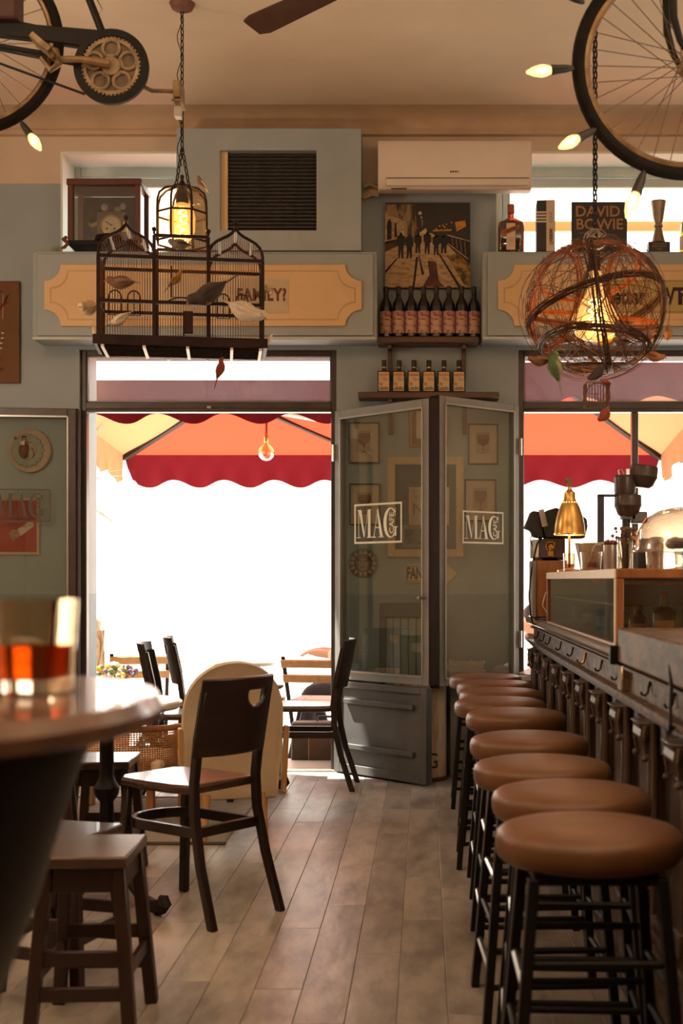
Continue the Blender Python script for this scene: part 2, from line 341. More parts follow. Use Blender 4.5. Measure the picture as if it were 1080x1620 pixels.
# upper windows in their deep reveals
def upper_window(name, x0, x1, mull=()):
    r = struct(MB().bx(x0, x0+.05, 7.80, 7.86, *UZ).bx(x1-.05, x1, 7.80, 7.86, *UZ).bx(x0+.05, x1-.05, 7.8, 7.86, UZ[1]-.07, UZ[1]).bx(x0+.05, x1-.05, 7.8, 7.86, UZ[0], UZ[0]+.09).build(name, WHITEPAINT, bevel=.006))
    q = MB().bx(x0+.05, x1-.05, 7.815, 7.85, UZ[1]-.13, UZ[1]-.075).bx(x0+.05, x0+.10, 7.815, 7.85, UZ[0]+.09, UZ[1]-.13).bx(x1-.1, x1-.05, 7.815, 7.85, UZ[0]+.09, UZ[1]-.13)
    for mx in mull: q.bx(mx-.02, mx+.02, 7.815, 7.85, UZ[0]+.09, UZ[1]-.13)
    q.build('sash', WHITEPAINT, r, bevel=.005)
    MB().bx(x0+.1, x1-.1, 7.83, 7.834, UZ[0]+.09, UZ[1]-.13).build('pane', glass('upper_pane_'+name, (.95, .95, .93), .03, .4), r)
    MB().bx(x0, x1, YW, 7.8, UZ[0]-.005, UZ[0]+.004).build('window_sill', WHITEPAINT, r)
    RV = mat('reveal_paint', (.74, .78, .70), (.68, .72, .65), sc=3, rough=.6)
    for a, c in ((x0-.001, x0+.012), (x1-.012, x1+.001)): MB().bx(a, c, YW-.002, 7.8, UZ[0], UZ[1]).build('reveal_board', RV, r)
    MB().bx(x0+.012, x1-.012, YW-.002, 7.8, UZ[1]-.012, UZ[1]+.001).build('reveal_board', RV, r)
    return r
upper_window('window_2', *UL); w3 = upper_window('window_3', *UR)
MB().bx(UR[0]+.1, UR[1]-.1, 7.90, 7.93, 3.33, 3.39).build('outer_rail', cloth('sand_translucent', (.6, .5, .36), (.30, .22, .13)), w3)  # rail made translucent so its shaded face looks bright
# ---------------------------------------------------------------- hinged glazed leaves
def glyphs():                                    # M, A, G and CAFE drawn as high-contrast serif letters in a 1.0 x .58 plate
    G = []
    q = lambda *p: G.append(list(p))
    z0, z1 = .09, .49
    ser = lambda x0, x1, z: q((x0, z-.006), (x1, z-.006), (x1, z+.006), (x0, z+.006))
    ser(.06, .145, z1); ser(.05, .135, z0); ser(.28, .365, z1); ser(.27, .37, z0)
    q((.088, z0), (.098, z0), (.098, z1), (.088, z1))
    q((.09, z1), (.15, z1), (.225, z0+.02), (.205, z0))
    q((.292, z1), (.302, z1), (.212, z0), (.205, z0+.01))
    q((.292, z0), (.345, z0), (.345, z1), (.292, z1))
    ser(.37, .46, z0); ser(.51, .63, z0)
    q((.41, z0), (.422, z0), (.51, z1), (.50, z1)); q((.482, z1-.01), (.505, z1+.02), (.61, z0), (.55, z0))
    q((.445, z0+.13), (.545, z0+.13), (.545, z0+.145), (.45, z0+.145))
    o = arc(.765, .29, 1, 45, 322, 26)
    outer = [(.765+(x-.765)*.145, .29+(z-.29)*.215) for x, z in o]; inner = [(.778+(x-.765)*.095, .29+(z-.29)*.198) for x, z in o]
    for i in range(26): q(outer[i], outer[i+1], inner[i+1], inner[i])
    q((.86, .50), (.872, .50), (.872, .38), (.864, .38)); q((.855, .10), (.885, .10), (.885, .225), (.855, .225)); ser(.82, .915, .228)
    return G
GL = glyphs()
def logo(par, x, z, wd, y, m, name='lettering'):
    b = MB(); s = wd
    for p in GL: b.prism([(x+a*s, z+c*s) for a, c in p], .0012, MT((0, y, 0)))
    t = .008*s/.26*.9
    for r in ((0, wd, 0, t), (0, wd, .58*s-t, .58*s), (0, t, t, .58*s-t), (wd-t, wd, t, .58*s-t)): b.bx(x+r[0], x+r[1], y, y+.0012, z+r[2], z+r[3])
    b.build(name, m, par)
    text('CAFE', .085*s/.58*.9, m, par, (x+.795*s, y+.0005, z+.285*s), rot=(math.pi/2, -math.pi/2, 0), ext=.0006, bold=.0004)
LETTER = mat('cream_lettering', (.80, .78, .62), rough=.6)
EDGE = mat('brown_leaf_edge', (.045, .028, .021), (.032, .02, .016), sc=9, rough=.8, spec=.08)
def leaf(name, label, ax, ay, bx_, by_, z0, z1, panel, st=.05, fm=GREYLT, edge=EDGE):
    dx, dy = bx_-ax, by_-ay; W = math.hypot(dx, dy); a = math.atan2(dy, dx)
    r = thing(name, label, None, (ax, ay, 0), a); r['kind'] = 'structure'; T = .042
    zb = panel or z0
    f = MB()
    f.bx(0, st, 0, T, zb, z1); f.bx(W-st, W, 0, T, zb, z1); f.bx(st, W-st, 0, T, z1-st, z1); f.bx(st, W-st, 0, T, zb, zb+st)
    f.build('frame', fm, r, bevel=.003)
    MB().bx(st-.006, st+.004, -.006, .0, zb+st, z1-st).bx(W-st-.004, W-st+.006, -.006, 0, zb+st, z1-st).bx(st, W-st, -.006, 0, z1-st-.004, z1-st+.006).bx(st, W-st, -.006, 0, zb+st-.006, zb+st+.004).build('glazing_bead', mat('bead_metal', (.5, .48, .42), rough=.35, metal=.6), r)
    MB().bx(W, W+.012, -.002, T+.03, zb+.005, z1).build('meeting_edge', edge, r, bevel=.002)
    MB().bx(st, W-st, T/2-.003, T/2+.003, zb+st, z1-st).build('pane', DOORGLASS, r)
    if panel:
        p = MB().bx(.0, W-.012, .004, T-.004, z0, panel-.012)
        p.build('lower_panel', GREYPAINT, r, bevel=.003)
        MB().bx(0, .05, -.008, .004, z0, panel-.012).bx(W-.062, W-.012, -.008, .004, z0, panel-.012).bx(.05, W-.062, -.008, .004, panel-.05, panel-.012).bx(.05, W-.062, -.008, .004, z0, z0+.05).build('panel_frame', GREYPAINT, r, bevel=.003)
        for zz in (z0+.145, z0+.41): MB().bx(.10, W-.11, -.022, .004, zz, zz+.028).build('rail', GREYPAINT, r, bevel=.003)
    for zz in (z0+.25, z1-.25): MB().lathe([(.009, -.05), (.009, .05)], 8, c=(-.004, -.008, zz)).build('hinge', STEEL, r)
    return r, W
l1, W1 = leaf('door_2', 'grey half glazed door leaf with lower panel, folded into the room', -.535, 7.545, .025, 6.99, .012, 2.155, .56)
logo(l1, .16, 1.36, .40, .014, LETTER)
MB().lathe([(.010, 0), (.010, .05)], 8, MT((W1-.03, -.005, 1.05), rx=math.pi/2)).build('handle', STEEL, l1)
# right leaf is hung on its right side: its own x axis runs from the free corner to the hinge
def rleaf():
    ax, ay, bx_, by_ = .085, 7.135, .566, 7.545
    W = math.hypot(bx_-ax, by_-ay); a = math.atan2(by_-ay, bx_-ax); st = .045; T = .042; z0, z1 = .545, 2.192
    r = thing('window_4', 'open glazed window leaf standing above the bar stools', None, (ax, ay, 0), a); r['kind'] = 'structure'
    MB().bx(0, st, 0, T, z0, z1).bx(W-st, W, 0, T, z0, z1).bx(st, W-st, 0, T, z1-st, z1).bx(st, W-st, 0, T, z0, z0+st).build('frame', GREYLT, r, bevel=.003)
    MB().bx(-.012, 0, -.002, T+.03, z0-.01, z1).build('meeting_edge', EDGE, r, bevel=.002)
    MB().bx(st-.006, st+.004, -.006, 0, z0+st, z1-st).bx(W-st-.004, W-st+.006, -.006, 0, z0+st, z1-st).bx(st, W-st, -.006, 0, z1-st-.004, z1-st+.006).bx(st, W-st, -.006, 0, z0+st-.006, z0+st+.004).build('glazing_bead', MATS['bead_metal'], r)
    MB().bx(st, W-st, T/2-.003, T/2+.003, z0+st, z1-st).build('pane', DOORGLASS, r)
    logo(r, .19, 1.36, .325, .014, LETTER)
    for zz in (z0+.25, z1-.25): MB().lathe([(.009, -.05), (.009, .05)], 8, c=(W+.004, -.008, zz)).build('hinge', STEEL, r)
rleaf()
l0, W0 = leaf('door_3', 'brown framed glazed door leaf folded back flat against the left wall', -2.85, 7.415, -2.065, 7.50, .012, 2.165, .56, fm=BRONZE)
logo(l0, .30, 1.49, .34, .014, mat('brown_lettering', (.10, .075, .06), rough=.6))
# ---------------------------------------------------------------- boxed-in sign boards above the openings
def sign_poly(x0, x1, z0, z1, r):
    return arc(x0, z0, r, 90, 0, 8)+arc(x1, z0, r, 180, 90, 8)+arc(x1, z1, r, 270, 180, 8)+arc(x0, z1, r, 0, -90, 8)
def sign_box(name, label, x0, x1, sx0, sx1):
    Z0, Z1, YF = 2.545, 3.056, 7.33
    o = thing(name, label, 'sign', ((x0+x1)/2, YW, Z0)); ox, oz = (x0+x1)/2, Z0
    def L(b): b.v = [(v[0]-ox, v[1]-YW, v[2]-oz) for v in b.v]; return b
    L(MB().bx(x0, x1, YF+.012, YW-.001, Z0, Z1)).build('box', BLUEGREY, o, bevel=.004)
    L(MB().bx(x0+.03, x1-.02, YF, YF+.012, Z0+.02, Z1-.015)).build('front_panel', BLUEGREY, o, bevel=.003)
    L(MB().bx(x0+.005, x1-.005, YF-.006, YF+.01, Z0-.004, Z0+.012)).build('lower_ledge', WHITEPAINT, o, bevel=.002)
    z0, z1 = 2.617, 2.975
    L(MB().prism(sign_poly(sx0, sx1, z0, z1, .095), .014, MT((0, YF-.014, 0)))).build('sign_board', CREAM, o, bevel=.003)
    g = MB(); P1 = sign_poly(sx0+.035, sx1-.035, z0+.035, z1-.035, .10); P2 = sign_poly(sx0+.042, sx1-.042, z0+.042, z1-.042, .10); n = len(P1)
    g.add([(x, YF-.016, z) for x, z in P1]+[(x, YF-.0145, z) for x, z in P1]+[(x, YF-.016, z) for x, z in P2]+[(x, YF-.0145, z) for x, z in P2],
          [(i, (i+1) % n, 2*n+(i+1) % n, 2*n+i) for i in range(n)]+[(n+i, n+(i+1) % n, (i+1) % n, i) for i in range(n)]+[(2*n+i, 2*n+(i+1) % n, 3*n+(i+1) % n, 3*n+i) for i in range(n)])
    L(g).build('moulding', mat('sign_moulding', (.60, .40, .20), rough=.6), o)
    return o, ox, oz, YF-.0145-YW
sl, ox, oz, ys = sign_box('sign_box', 'blue grey boxed sign with cream notched board, behind the birdcage lamp', -2.276, -.275, -2.20, -.362)
MB().bx(-1.62-ox, -.785-ox, ys-.002, ys, 2.692-oz, 2.892-oz).build('paper_strip', mat('strip_paper', (.62, .50, .34), rough=.8), sl)
MB().bx(-1.60-ox, -.80-ox, ys-.003, ys-.002, 2.727-oz, 2.729-oz).bx(-1.60-ox, -.80-ox, ys-.003, ys-.002, 2.857-oz, 2.859-oz).build('rule_line', CREAM, sl)
text('FAMILY?', .098, mat('rust_lettering', (.16, .055, .03), rough=.7), sl, (-.797-ox, ys-.003, 2.795-oz), align='RIGHT', xs=.78, sp=1.06, bold=.0035)
sr, ox, oz, ys = sign_box('sign_box', 'blue grey boxed sign with cream notched board, behind the wire globe lamp', .335, 2.40, .425, 2.31)
MB().bx(.86-ox, 1.88-ox, ys-.002, ys, 2.69-oz, 2.885-oz).build('paper_strip', mat('olive_paper', (.50, .38, .15), (.46, .35, .14), sc=4, rough=.8), sr)
MB().bx(.88-ox, 1.86-ox, ys-.003, ys-.002, 2.697-oz, 2.699-oz).bx(.88-ox, 1.86-ox, ys-.003, ys-.002, 2.876-oz, 2.878-oz).build('rule_line', INK, sr)
for s_, x_ in (('better', 1.05), ('WT', 1.355), ('n', 1.475), ('one', 1.60)): text(s_, .135, INK, sr, (x_-ox, ys-.003, 2.785-oz), align='LEFT', xs=.66, bold=.0045)
# shutter box with a black slatted grille
sb = thing('shutter_box', 'blue grey wall box with black slatted roller grille, beside the air conditioner', 'box', (-.9, YW, 3.06)); ox, oz = -.9, 3.06
X0, X1, Z0, Z1 = -1.437, -.367, 3.06, 3.765; hx0, hx1, hz0, hz1 = -1.185, -.625, 3.175, 3.64; YF = 7.33
b = MB()
for r in ((X0, hx0, Z0, Z1), (hx1, X1, Z0, Z1), (hx0, hx1, Z0, hz0), (hx0, hx1, hz1, Z1)): b.bx(r[0]-ox, r[1]-ox, YF-YW, -.001, r[2]-oz, r[3]-oz)
b.build('box', BLUEGREY, sb)
MB().bx(hx0-ox, hx0+.04-ox, YF+.03-YW, -.03, hz0-oz, hz1-oz).build('inner_jamb', CREAM, sb)
MB().bx(hx0-ox, hx1-ox, -.06, -.03, hz0-oz, hz1-oz).build('grille_back', BLACK, sb)
SL = mat('black_slat', (.03, .026, .022), (.02, .017, .015), sc=30, rough=.30)
n = 21; h = (hz1-hz0)/n; first = None
for i in range(n):
    if first is None: first = MB().tube([(hx0+.04-ox, 0, 0), (hx1-ox, 0, 0)], h*.52, 8).build('slat', SL, sb); o = first
    else: o = first.copy(); COL.objects.link(o)
    o.location = (0, YF+.06-YW, hz0-oz+h*(i+.5))
# ---------------------------------------------------------------- air conditioner
ac = thing('air_conditioner', 'white wall mounted air conditioning unit above the street painting', 'air conditioner', (.177, YW, 3.40))
pr = [(0, .055), (-.12, .02), (-.19, .022), (-.215, .07), (-.215, .27), (-.20, .305), (0, .312)]
b = MB(); n = len(pr); b.add([(-.447, y, z) for y, z in pr]+[(.447, y, z) for y, z in pr], [(i, (i+1) % n, n+(i+1) % n, n+i) for i in range(n)]+[tuple(range(n-1, -1, -1)), tuple(range(n, 2*n))])
b.build('body', WHITE, ac, bevel=.008, seg=2)
MB().bx(-.40, .43, -.224, -.2165, .035, .075).build('air_flap', WHITE, ac, bevel=.003)
MB().bx(-.40, .43, -.2175, -.2155, .079, .082).build('seam', INK, ac)
MB().bx(-.37, -.28, -.212, -.202, .018, .022).build('vent_slot', INK, ac)
b = MB()
for x0, x1, z0, z1 in ((-.028, -.016, .112, .122), (-.014, -.002, .112, .122), (.0, .012, .112, .122), (.014, .024, .112, .122)): b.bx(x0, x1, -.2168, -.2154, z0, z1)
b.build('logo', mat('gold_print', (.5, .27, .08), (.07, .035, .02), sc=70, rough=.4, metal=.5), ac)
MB().tube([(-.45, -.05, .04), (-.49, -.06, .045), (-.535, -.03, .03)], .022, 8).tube([(-.45, -.06, .07), (-.50, -.07, .09), (-.535, -.06, .08)], .008, 6).build('pipe', CREAM, ac)
# ---------------------------------------------------------------- street painting on the pier
def flat(polys, par, name, m, y, M=None):        # thin flat printed shapes, facing the room
    b = MB()
    for p in polys: b.prism(p, .0008, MT((0, y, 0)))
    return b.build(name, m, par)
pt = thing('painting', 'night street painting with six dark walking figures seen from behind', 'painting', (.02, YW, 2.886))
PW, PH = .505, .505
MB().bx(-PW/2, PW/2, -.035, -.001, 0, PH).build('canvas', mat('night_paint', (.030, .022, .016), (.018, .013, .010), sc=6, rough=.6), pt)
U = lambda pts: [((u-.5)*PW, (1-v)*PH) for u, v in pts]       # picture coordinates, v downwards
yp = -.036
SAND = mat('painted_sand', (.46, .31, .15), (.18, .115, .06), sc=22, st=(1, 1, 3), rough=.7, lo=.3, hi=.55)
OCHRE = mat('painted_ochre', (.42, .22, .04), (.05, .04, .02), sc=26, rough=.7, lo=.4, hi=.6)
DARKP = mat('painted_black', (.016, .012, .010), rough=.7)
MAROON = mat('painted_maroon', (.12, .035, .022), (.03, .015, .01), sc=20, rough=.7)
GOLDP = mat('painted_gold', (.60, .27, .03), (.35, .15, .02), sc=30, rough=.7)
flat([U([(.0, .02), (.36, .02), (.37, .42), (0, .47)])], pt, 'painted_houses', mat('painted_house', (.30, .19, .09), (.035, .024, .014), sc=17, st=(2.2, 1, .5), rough=.7, lo=.42, hi=.58), yp)
flat([U([(0, .12), (.23, .22), (.23, .40), (0, .48)])], pt, 'painted_arcade', SAND, yp-.0006)
flat([U([(.02, .44), (.02, .24), (.05, .19), (.075, .24), (.075, .43)]), U([(.11, .41), (.11, .25), (.13, .23), (.14, .40)])], pt, 'painted_arches', DARKP, yp-.0013)
flat([U([(0, .58), (.30, .44), (.42, .36), (.55, .36), (.74, .50), (1, .78), (1, 1), (0, 1)])], pt, 'painted_street', SAND, yp)
flat([U([(.72, .62), (.86, .60), (1, .74), (1, .98), (.93, .97)])], pt, 'painted_puddle', OCHRE, yp-.0006)
flat([U([(0, .46), (.14, .43), (.13, .52), (0, .57)])], pt, 'painted_kerb', mat('painted_maroon', (.12, .035, .022)), yp-.0006)
flat([U([(.50, .68), (.60, .70), (.63, .92), (.70, .99), (.44, .99), (.52, .85)])], pt, 'painted_reflection', MAROON, yp-.0006)
flat([U([(.36, .64), (.39, .64), (.345, 1), (.32, 1)]), U([(.39, .62), (.40, .62), (.46, .84), (.43, .86)]), U([(.62, .60), (.64, .60), (.90, 1), (.86, 1)]), U([(0, .80), (.13, .66), (.14, .67), (0, .84)]), U([(.74, .38), (1, .47), (1, .72), (.75, .47)])], pt, 'painted_lines', DARKP, yp-.0012)
flat([U([(.73, .375), (1, .45), (1, .462), (.73, .39)]), U([(.74, .475), (.98, .66), (.97, .67), (.74, .49)])]+[U([(.78+.05*i, .41+.014*i), (.785+.05*i, .41+.014*i), (.80+.05*i, .50+.04*i), (.795+.05*i, .50+.04*i)]) for i in range(4)], pt, 'painted_railing', SAND, yp-.0018)
gd = [U([(a+.012*math.cos(t*.9), b_+.012*math.sin(t*.9)) for t in range(7)]) for a, b_ in ((.60, .31), (.64, .275), (.68, .27), (.72, .255), (.78, .235), (.66, .32), (.73, .32), (.57, .33), (.70, .29))]
flat(gd+[U([(.58, .32), (.78, .315), (.78, .335), (.58, .34)]), U([(.82, .23), (.94, .21), (.95, .28), (.84, .34)])], pt, 'painted_lights', GOLDP, yp-.0012)
flat([U([(.41+.022*math.cos(t*.6), .125+.022*math.sin(t*.6)) for t in range(10)]), U([(.425+.012*math.cos(t*.8), .175+.012*math.sin(t*.8)) for t in range(8)]), U([(.43, .2), (.437, .2), (.44, .28), (.435, .28)]), U([(.40, .36), (.48, .30), (.50, .37)])], pt, 'painted_street_lamps', mat('painted_pale', (.58, .44, .26), rough=.7), yp-.0014)
flat([U([(.36, .285), (.385, .285), (.385, .31), (.36, .31)])], pt, 'painted_red_sign', RED, yp-.0014)
for i, (u, v0, v1, wd) in enumerate(((.185, .34, .66, .05), (.285, .355, .66, .05), (.385, .35, .60, .047), (.495, .33, .60, .047), (.60, .36, .62, .045), (.69, .36, .60, .052))):
    hh = v1-v0
    body = [(u-wd*.95, v0+hh*.2), (u-wd*.4, v0+hh*.14), (u+wd*.4, v0+hh*.14), (u+wd*.95, v0+hh*.2), (u+wd*.95, v0+hh*.5), (u+wd*.6, v0+hh*.55), (u+wd*.55, v1), (u+wd*.15, v1), (u, v0+hh*.66), (u-wd*.3, v1), (u-wd*.65, v1), (u-wd*.6, v0+hh*.55), (u-wd*.95, v0+hh*.48)]
    flat([U(body), U([(u+.016*math.cos(t*.7), v0+.035+.024*math.sin(t*.7)) for t in range(9)])], pt, 'painted_figure', DARKP, yp-.002)
# ---------------------------------------------------------------- two shelves and their bottles
s1 = thing('wall_shelf', 'upper dark wooden wall shelf, under the street painting', 'shelf', (.02, YW, 2.535))
MB().bx(-.295, .295, -.135, -.001, 0, .042).build('board', SHELFWOOD, s1, bevel=.004)
MB().bx(-.30, .30, -.148, -.135, .004, .038).build('front_lip', SHELFWOOD, s1, bevel=.003)
for xx in (-.225, .215): MB().bx(xx-.012, xx+.012, -.03, -.002, -.20, 0).bx(xx-.012, xx+.012, -.11, -.03, -.025, 0).build('bracket', SHELFWOOD, s1, bevel=.002)
s2 = thing('wall_shelf', 'lower dark wooden wall shelf, just above the open door leaves', 'shelf', (.025, YW, 2.215))
MB().bx(-.415, .415, -.14, -.001, 0, .036).build('board', SHELFWOOD, s2, bevel=.004)
for xx in (-.225, .215): MB().bx(xx-.012, xx+.012, -.03, -.002, -.20, 0).bx(xx-.012, xx+.012, -.12, -.03, -.025, 0).build('bracket', SHELFWOOD, s2, bevel=.002)
BOTT = mat('dark_green_bottle', (.010, .007, .006), (.006, .004, .004), sc=5, rough=.16, spec=.6)
LBL = mat('ornate_label', (.52, .31, .26), (.26, .07, .07), sc=60, rough=.8, lo=.42, hi=.56)
LBLC = mat('label_cream', (.58, .40, .24), (.50, .33, .19), sc=20, rough=.8)
def sleeve(par, name, m, r, z0, z1, a0=-150, a1=-30, n=14):
    b = MB(); vs = []; fs = []
    for i in range(n+1):
        a = math.radians(a0+(a1-a0)*i/n); vs += [(r*math.cos(a), r*math.sin(a), z0), (r*math.cos(a), r*math.sin(a), z1)]
    for i in range(n): fs.append((2*i, 2*i+2, 2*i+3, 2*i+1))
    return b.add(vs, fs).build(name, m, par)
def wine_bottle():
    t = thing('wine_bottle', 'x', 'bottle', (0, 0, 0), group='ornate label bottles on the upper wall shelf')
    MB().lathe([(.033, 0), (.037, .004), (.037, .175), (.034, .20), (.022, .222), (.0145, .238), (.013, .285), (.0145, .287), (.0145, .297), (.013, .30)], 20).build('glass', BOTT, t)
    MB().lathe([(.0150, .258), (.0158, .26), (.0158, .300), (.012, .303)], 16).build('capsule', mat('bottle_capsule', (.022, .012, .010), rough=.5), t)
    sleeve(t, 'label', LBL, .0377, .022, .152, -172, -8)
    sleeve(t, 'label_panel', LBLC, .0381, .070, .118, -118, -62, 8); sleeve(t, 'label_panel', LBLC, .0381, .038, .062, -122, -58, 8)
    sleeve(t, 'label_emblem', RED, .0381, .122, .130, -100, -80, 4)
    sleeve(t, 'label_emblem', mat('label_brown_print', (.30, .15, .06), rough=.8), .0384, .098, .108, -110, -70, 4)
    return t
ordn = ['first', 'second', 'third', 'fourth', 'fifth', 'sixth', 'seventh', 'eighth']
wb = wine_bottle()
for i in range(8):
    x = -.242+i*.0744; y = YW-.075-(0 if i in (0, 7) else .012); o = wb if i == 0 else dup(wb)
    o.location = (x+.02-.005, y, 2.5785); o.rotation_euler = (0, 0, R.uniform(-.15, .15)+(.25 if i == 0 else 0))
    o['label'] = f'dark wine bottle with ornate red label, {ordn[i]} from left on the upper shelf'
AML = mat('amaro_label', (.66, .48, .30), (.60, .42, .26), sc=9, rough=.8); AMO = mat('label_orange', (.60, .26, .03), rough=.8)
def square_bottle():
    t = thing('square_bottle', 'x', 'bottle', (0, 0, 0), group='square amaro bottles on the lower wall shelf')
    MB().bx(-.038, .038, -.03, .03, 0, .128).build('glass', mat('black_bottle_glass', (.018, .012, .009), rough=.14, spec=.6), t, bevel=.007, seg=2)
    MB().lathe([(.016, .126), (.0135, .135), (.0125, .150)], 14).build('neck', MATS['black_bottle_glass'], t)
    MB().lathe([(.0145, .15), (.0145, .19), (.013, .193)], 14).build('stopper', BLKPL, t)
    MB().lathe([(.0150, .1475), (.0150, .1525)], 14).build('gold_band', BRASS, t)
    MB().bx(-.031, .031, -.0315, -.030, .008, .120).build('label', AML, t)
    flat([[(-.006, .071), (.028, .071), (.028, .078), (-.006, .078)], [(-.029, .04), (-.009, .04), (-.009, .058), (-.029, .058)]], t, 'label_print', AMO, -.0325)
    flat([[(-.01, .084), (.012, .084), (.012, .087), (-.01, .087)], [(-.028, .012), (.028, .012), (.028, .026), (.012, .036), (.0, .030), (-.014, .034), (-.028, .022)]], t, 'label_drawing', mat('label_grey_print', (.30, .20, .13), rough=.8), -.0325)
    text('AMARO', .021, AMO, t, (0, -.0318, .103), xs=.86, bold=.0008)
    return t
q = square_bottle()
for i in range(6):
    o = q if i == 0 else dup(q); o.location = (-.238+i*.0885, YW-.085, 2.2515); o.rotation_euler = (0, 0, R.uniform(-.05, .05))
    o['label'] = f'square dark bottle with cream AMARO label, {ordn[i]} from left on the lower shelf'
# ---------------------------------------------------------------- framed pictures and plaques on the pier
def picture(name, label, x0, x1, z0, z1, fw, fm, mm, dep=.022, grp=None):
    t = thing(name, label, 'picture', ((x0+x1)/2, YW, z0), group=grp); w_ = (x1-x0)/2; h_ = z1-z0
    b = MB(); b.bx(-w_, -w_+fw, -dep, -.001, 0, h_).bx(w_-fw, w_, -dep, -.001, 0, h_).bx(-w_+fw, w_-fw, -dep, -.001, 0, fw).bx(-w_+fw, w_-fw, -dep, -.001, h_-fw, h_)
    b.build('frame', fm, t, bevel=.002)
    MB().bx(-w_+fw, w_-fw, -dep*.5, -.001, fw, h_-fw).build('print', mm, t)
    return t, w_, h_, -dep*.5-.001
PRINT = mat('print_paper', (.60, .46, .33), (.56, .42, .30), sc=6, rough=.85)
DKFR = mat('dark_picture_frame', (.05, .035, .028), rough=.4)
GOLDFR = mat('gilt_frame', (.45, .25, .08), (.30, .16, .05), sc=12, rough=.4, metal=.4)
def wineglass(t, cx, cz, s, yy, fill):
    bowl = [(cx+dx*s, cz+dz*s) for dx, dz in ((-.30, 1.0), (-.34, .75), (-.25, .50), (-.03, .38), (-.02, .05), (-.2, 0), (.2, 0), (.02, .05), (.03, .38), (.25, .50), (.34, .75), (.30, 1.0))]
    flat([bowl], t, 'drawn_glass', mat('drawn_outline', (.22, .11, .07), rough=.8), yy)
    flat([[(cx+dx*s, cz+dz*s) for dx, dz in ((-.31, .74), (-.22, .53), (0, .43), (.22, .53), (.31, .74))]], t, 'drawn_wine', fill, yy-.001)
WINE1 = mat('drawn_amber_wine', (.30, .10, .04), rough=.8); WINE2 = mat('drawn_red_wine', (.20, .045, .03), rough=.8)
xs_ = lambda px: (px-PX)/265.5
zs_ = lambda py: H+(PY-py)/265.5
for lab, a, b_, c, d, wn in (('dark framed wine glass print, upper one behind the grey door leaf', 551, 600, 733, 668, WINE1), ('dark framed wine glass print, lower one behind the grey door leaf', 552, 601, 831, 765, WINE2),
                             ('dark framed red wine glass print, upper one behind the window leaf', 740, 788, 735, 670, WINE2), ('dark framed glass print, lower one behind the window leaf', 735, 785, 825, 758, WINE1)):
    t, w_, h_, yy = picture('framed_print', lab, xs_(a), xs_(b_), zs_(c), zs_(d), .008, DKFR, PRINT, grp='framed wine glass prints')
    flat([[(-.045, h_*.28), (.04, h_*.28), (.04, h_*.80), (-.045, h_*.80)]], t, 'tinted_area', mat('print_tint', (.50, .36, .24), rough=.85), yy)
    wineglass(t, 0, h_*.27, .115, yy-.001, wn)
t, w_, h_, yy = picture('gilt_picture', 'gilt framed sketch with a red flower, near the top of the pier', xs_(647), xs_(709), zs_(707), zs_(640), .022, GOLDFR, mat('brown_mount', (.30, .22, .15), rough=.8))
flat([[(-.075, .05), (.075, .05), (.075, h_-.04), (-.075, h_-.04)]], t, 'mounted_sheet', PALEPAPER, yy)
flat([disc(-.01, h_*.55, .028, 9), disc(.02, h_*.5, .02, 7)]+[[(-.02+.015*i, h_*.28), (-.017+.015*i, h_*.28), (-.012+.013*i, h_*.48), (-.016+.013*i, h_*.48)] for i in range(4)], t, 'drawn_flower', mat('drawn_red', (.45, .10, .07), rough=.8), yy-.001)
t, w_, h_, yy = picture('large_framed_collage', 'large cream framed collage with dark teal mount and small pictures', xs_(613), xs_(733), zs_(881), zs_(723), .045, mat('cream_frame', (.66, .46, .25), (.60, .42, .23), sc=5, rough=.6), mat('teal_mount', (.055, .085, .085), rough=.8), dep=.03)
def sub(x0, x1, z0, z1, nm, m, k=0): return flat([[(x0, z0), (x1, z0), (x1, z1), (x0, z1)]], t, nm, m, yy-.001*k)
sub(-.14, -.05, .30, .43, 'small_picture', mat('dark_photo', (.06, .075, .075), (.025, .03, .03), sc=25, rough=.6))
sub(-.14, .12, .055, .19, 'small_mount', mat('grey_mount', (.22, .21, .20), rough=.8)); sub(-.125, .02, .075, .165, 'small_picture', mat('leaf_photo', (.16, .17, .15), (.03, .035, .035), sc=28, rough=.6, lo=.45), 1)
b = MB(); b.bx(-.10, .14, -.032, -.018, .19, .205).bx(-.10, .14, -.032, -.018, .40, .415).bx(-.10, -.085, -.032, -.018, .205, .40).bx(.125, .14, -.032, -.018, .205, .40); b.build('inner_frame', MATS['cream_frame'], t)
sub(-.085, .125, .205, .40, 'lettered_sheet', PRINT, 1)
text('YOU', .035, MATS['label_grey_print'], t, (-.03, yy-.004, .355)); text('NO', .10, MATS['label_grey_print'], t, (0, yy-.004, .28))
sf = thing('sun_plaque', 'round ceramic sun face plaque with triangular rays', 'plaque', (xs_(574), YW, zs_(891)), rot=(math.pi/2, 0, 0))
MB().lathe([(0, .001), (.088, .001), (.088, .012), (.082, .016), (.05, .018), (0, .018)], 32).build('disc', mat('plaque_clay', (.17, .125, .08), (.12, .09, .06), sc=12, rough=.6), sf)
b = MB()
for i in range(14):
    a = 2*math.pi*i/14; rot = MT((0, 0, .0185), rz=a)
    b.add([(.056, -.011, 0), (.084, 0, 0), (.056, .011, 0)], [(0, 1, 2)], rot)
b.build('rays', mat('plaque_rays', (.52, .36, .24), rough=.6), sf)
b = MB().ball((0, 0, .015), (.044, .05, .014), 20); b.ball((0, -.003, .028), (.006, .012, .007), 8).build('face', mat('plaque_face', (.34, .24, .15), (.26, .18, .11), sc=10, rough=.6), sf)
MB().ball((-.016, .012, .028), (.007, .004, .003), 8).ball((.016, .012, .028), (.007, .004, .003), 8).bx(-.014, .014, -.025, -.021, .026, .029).build('features', INK, sf)
b = MB()
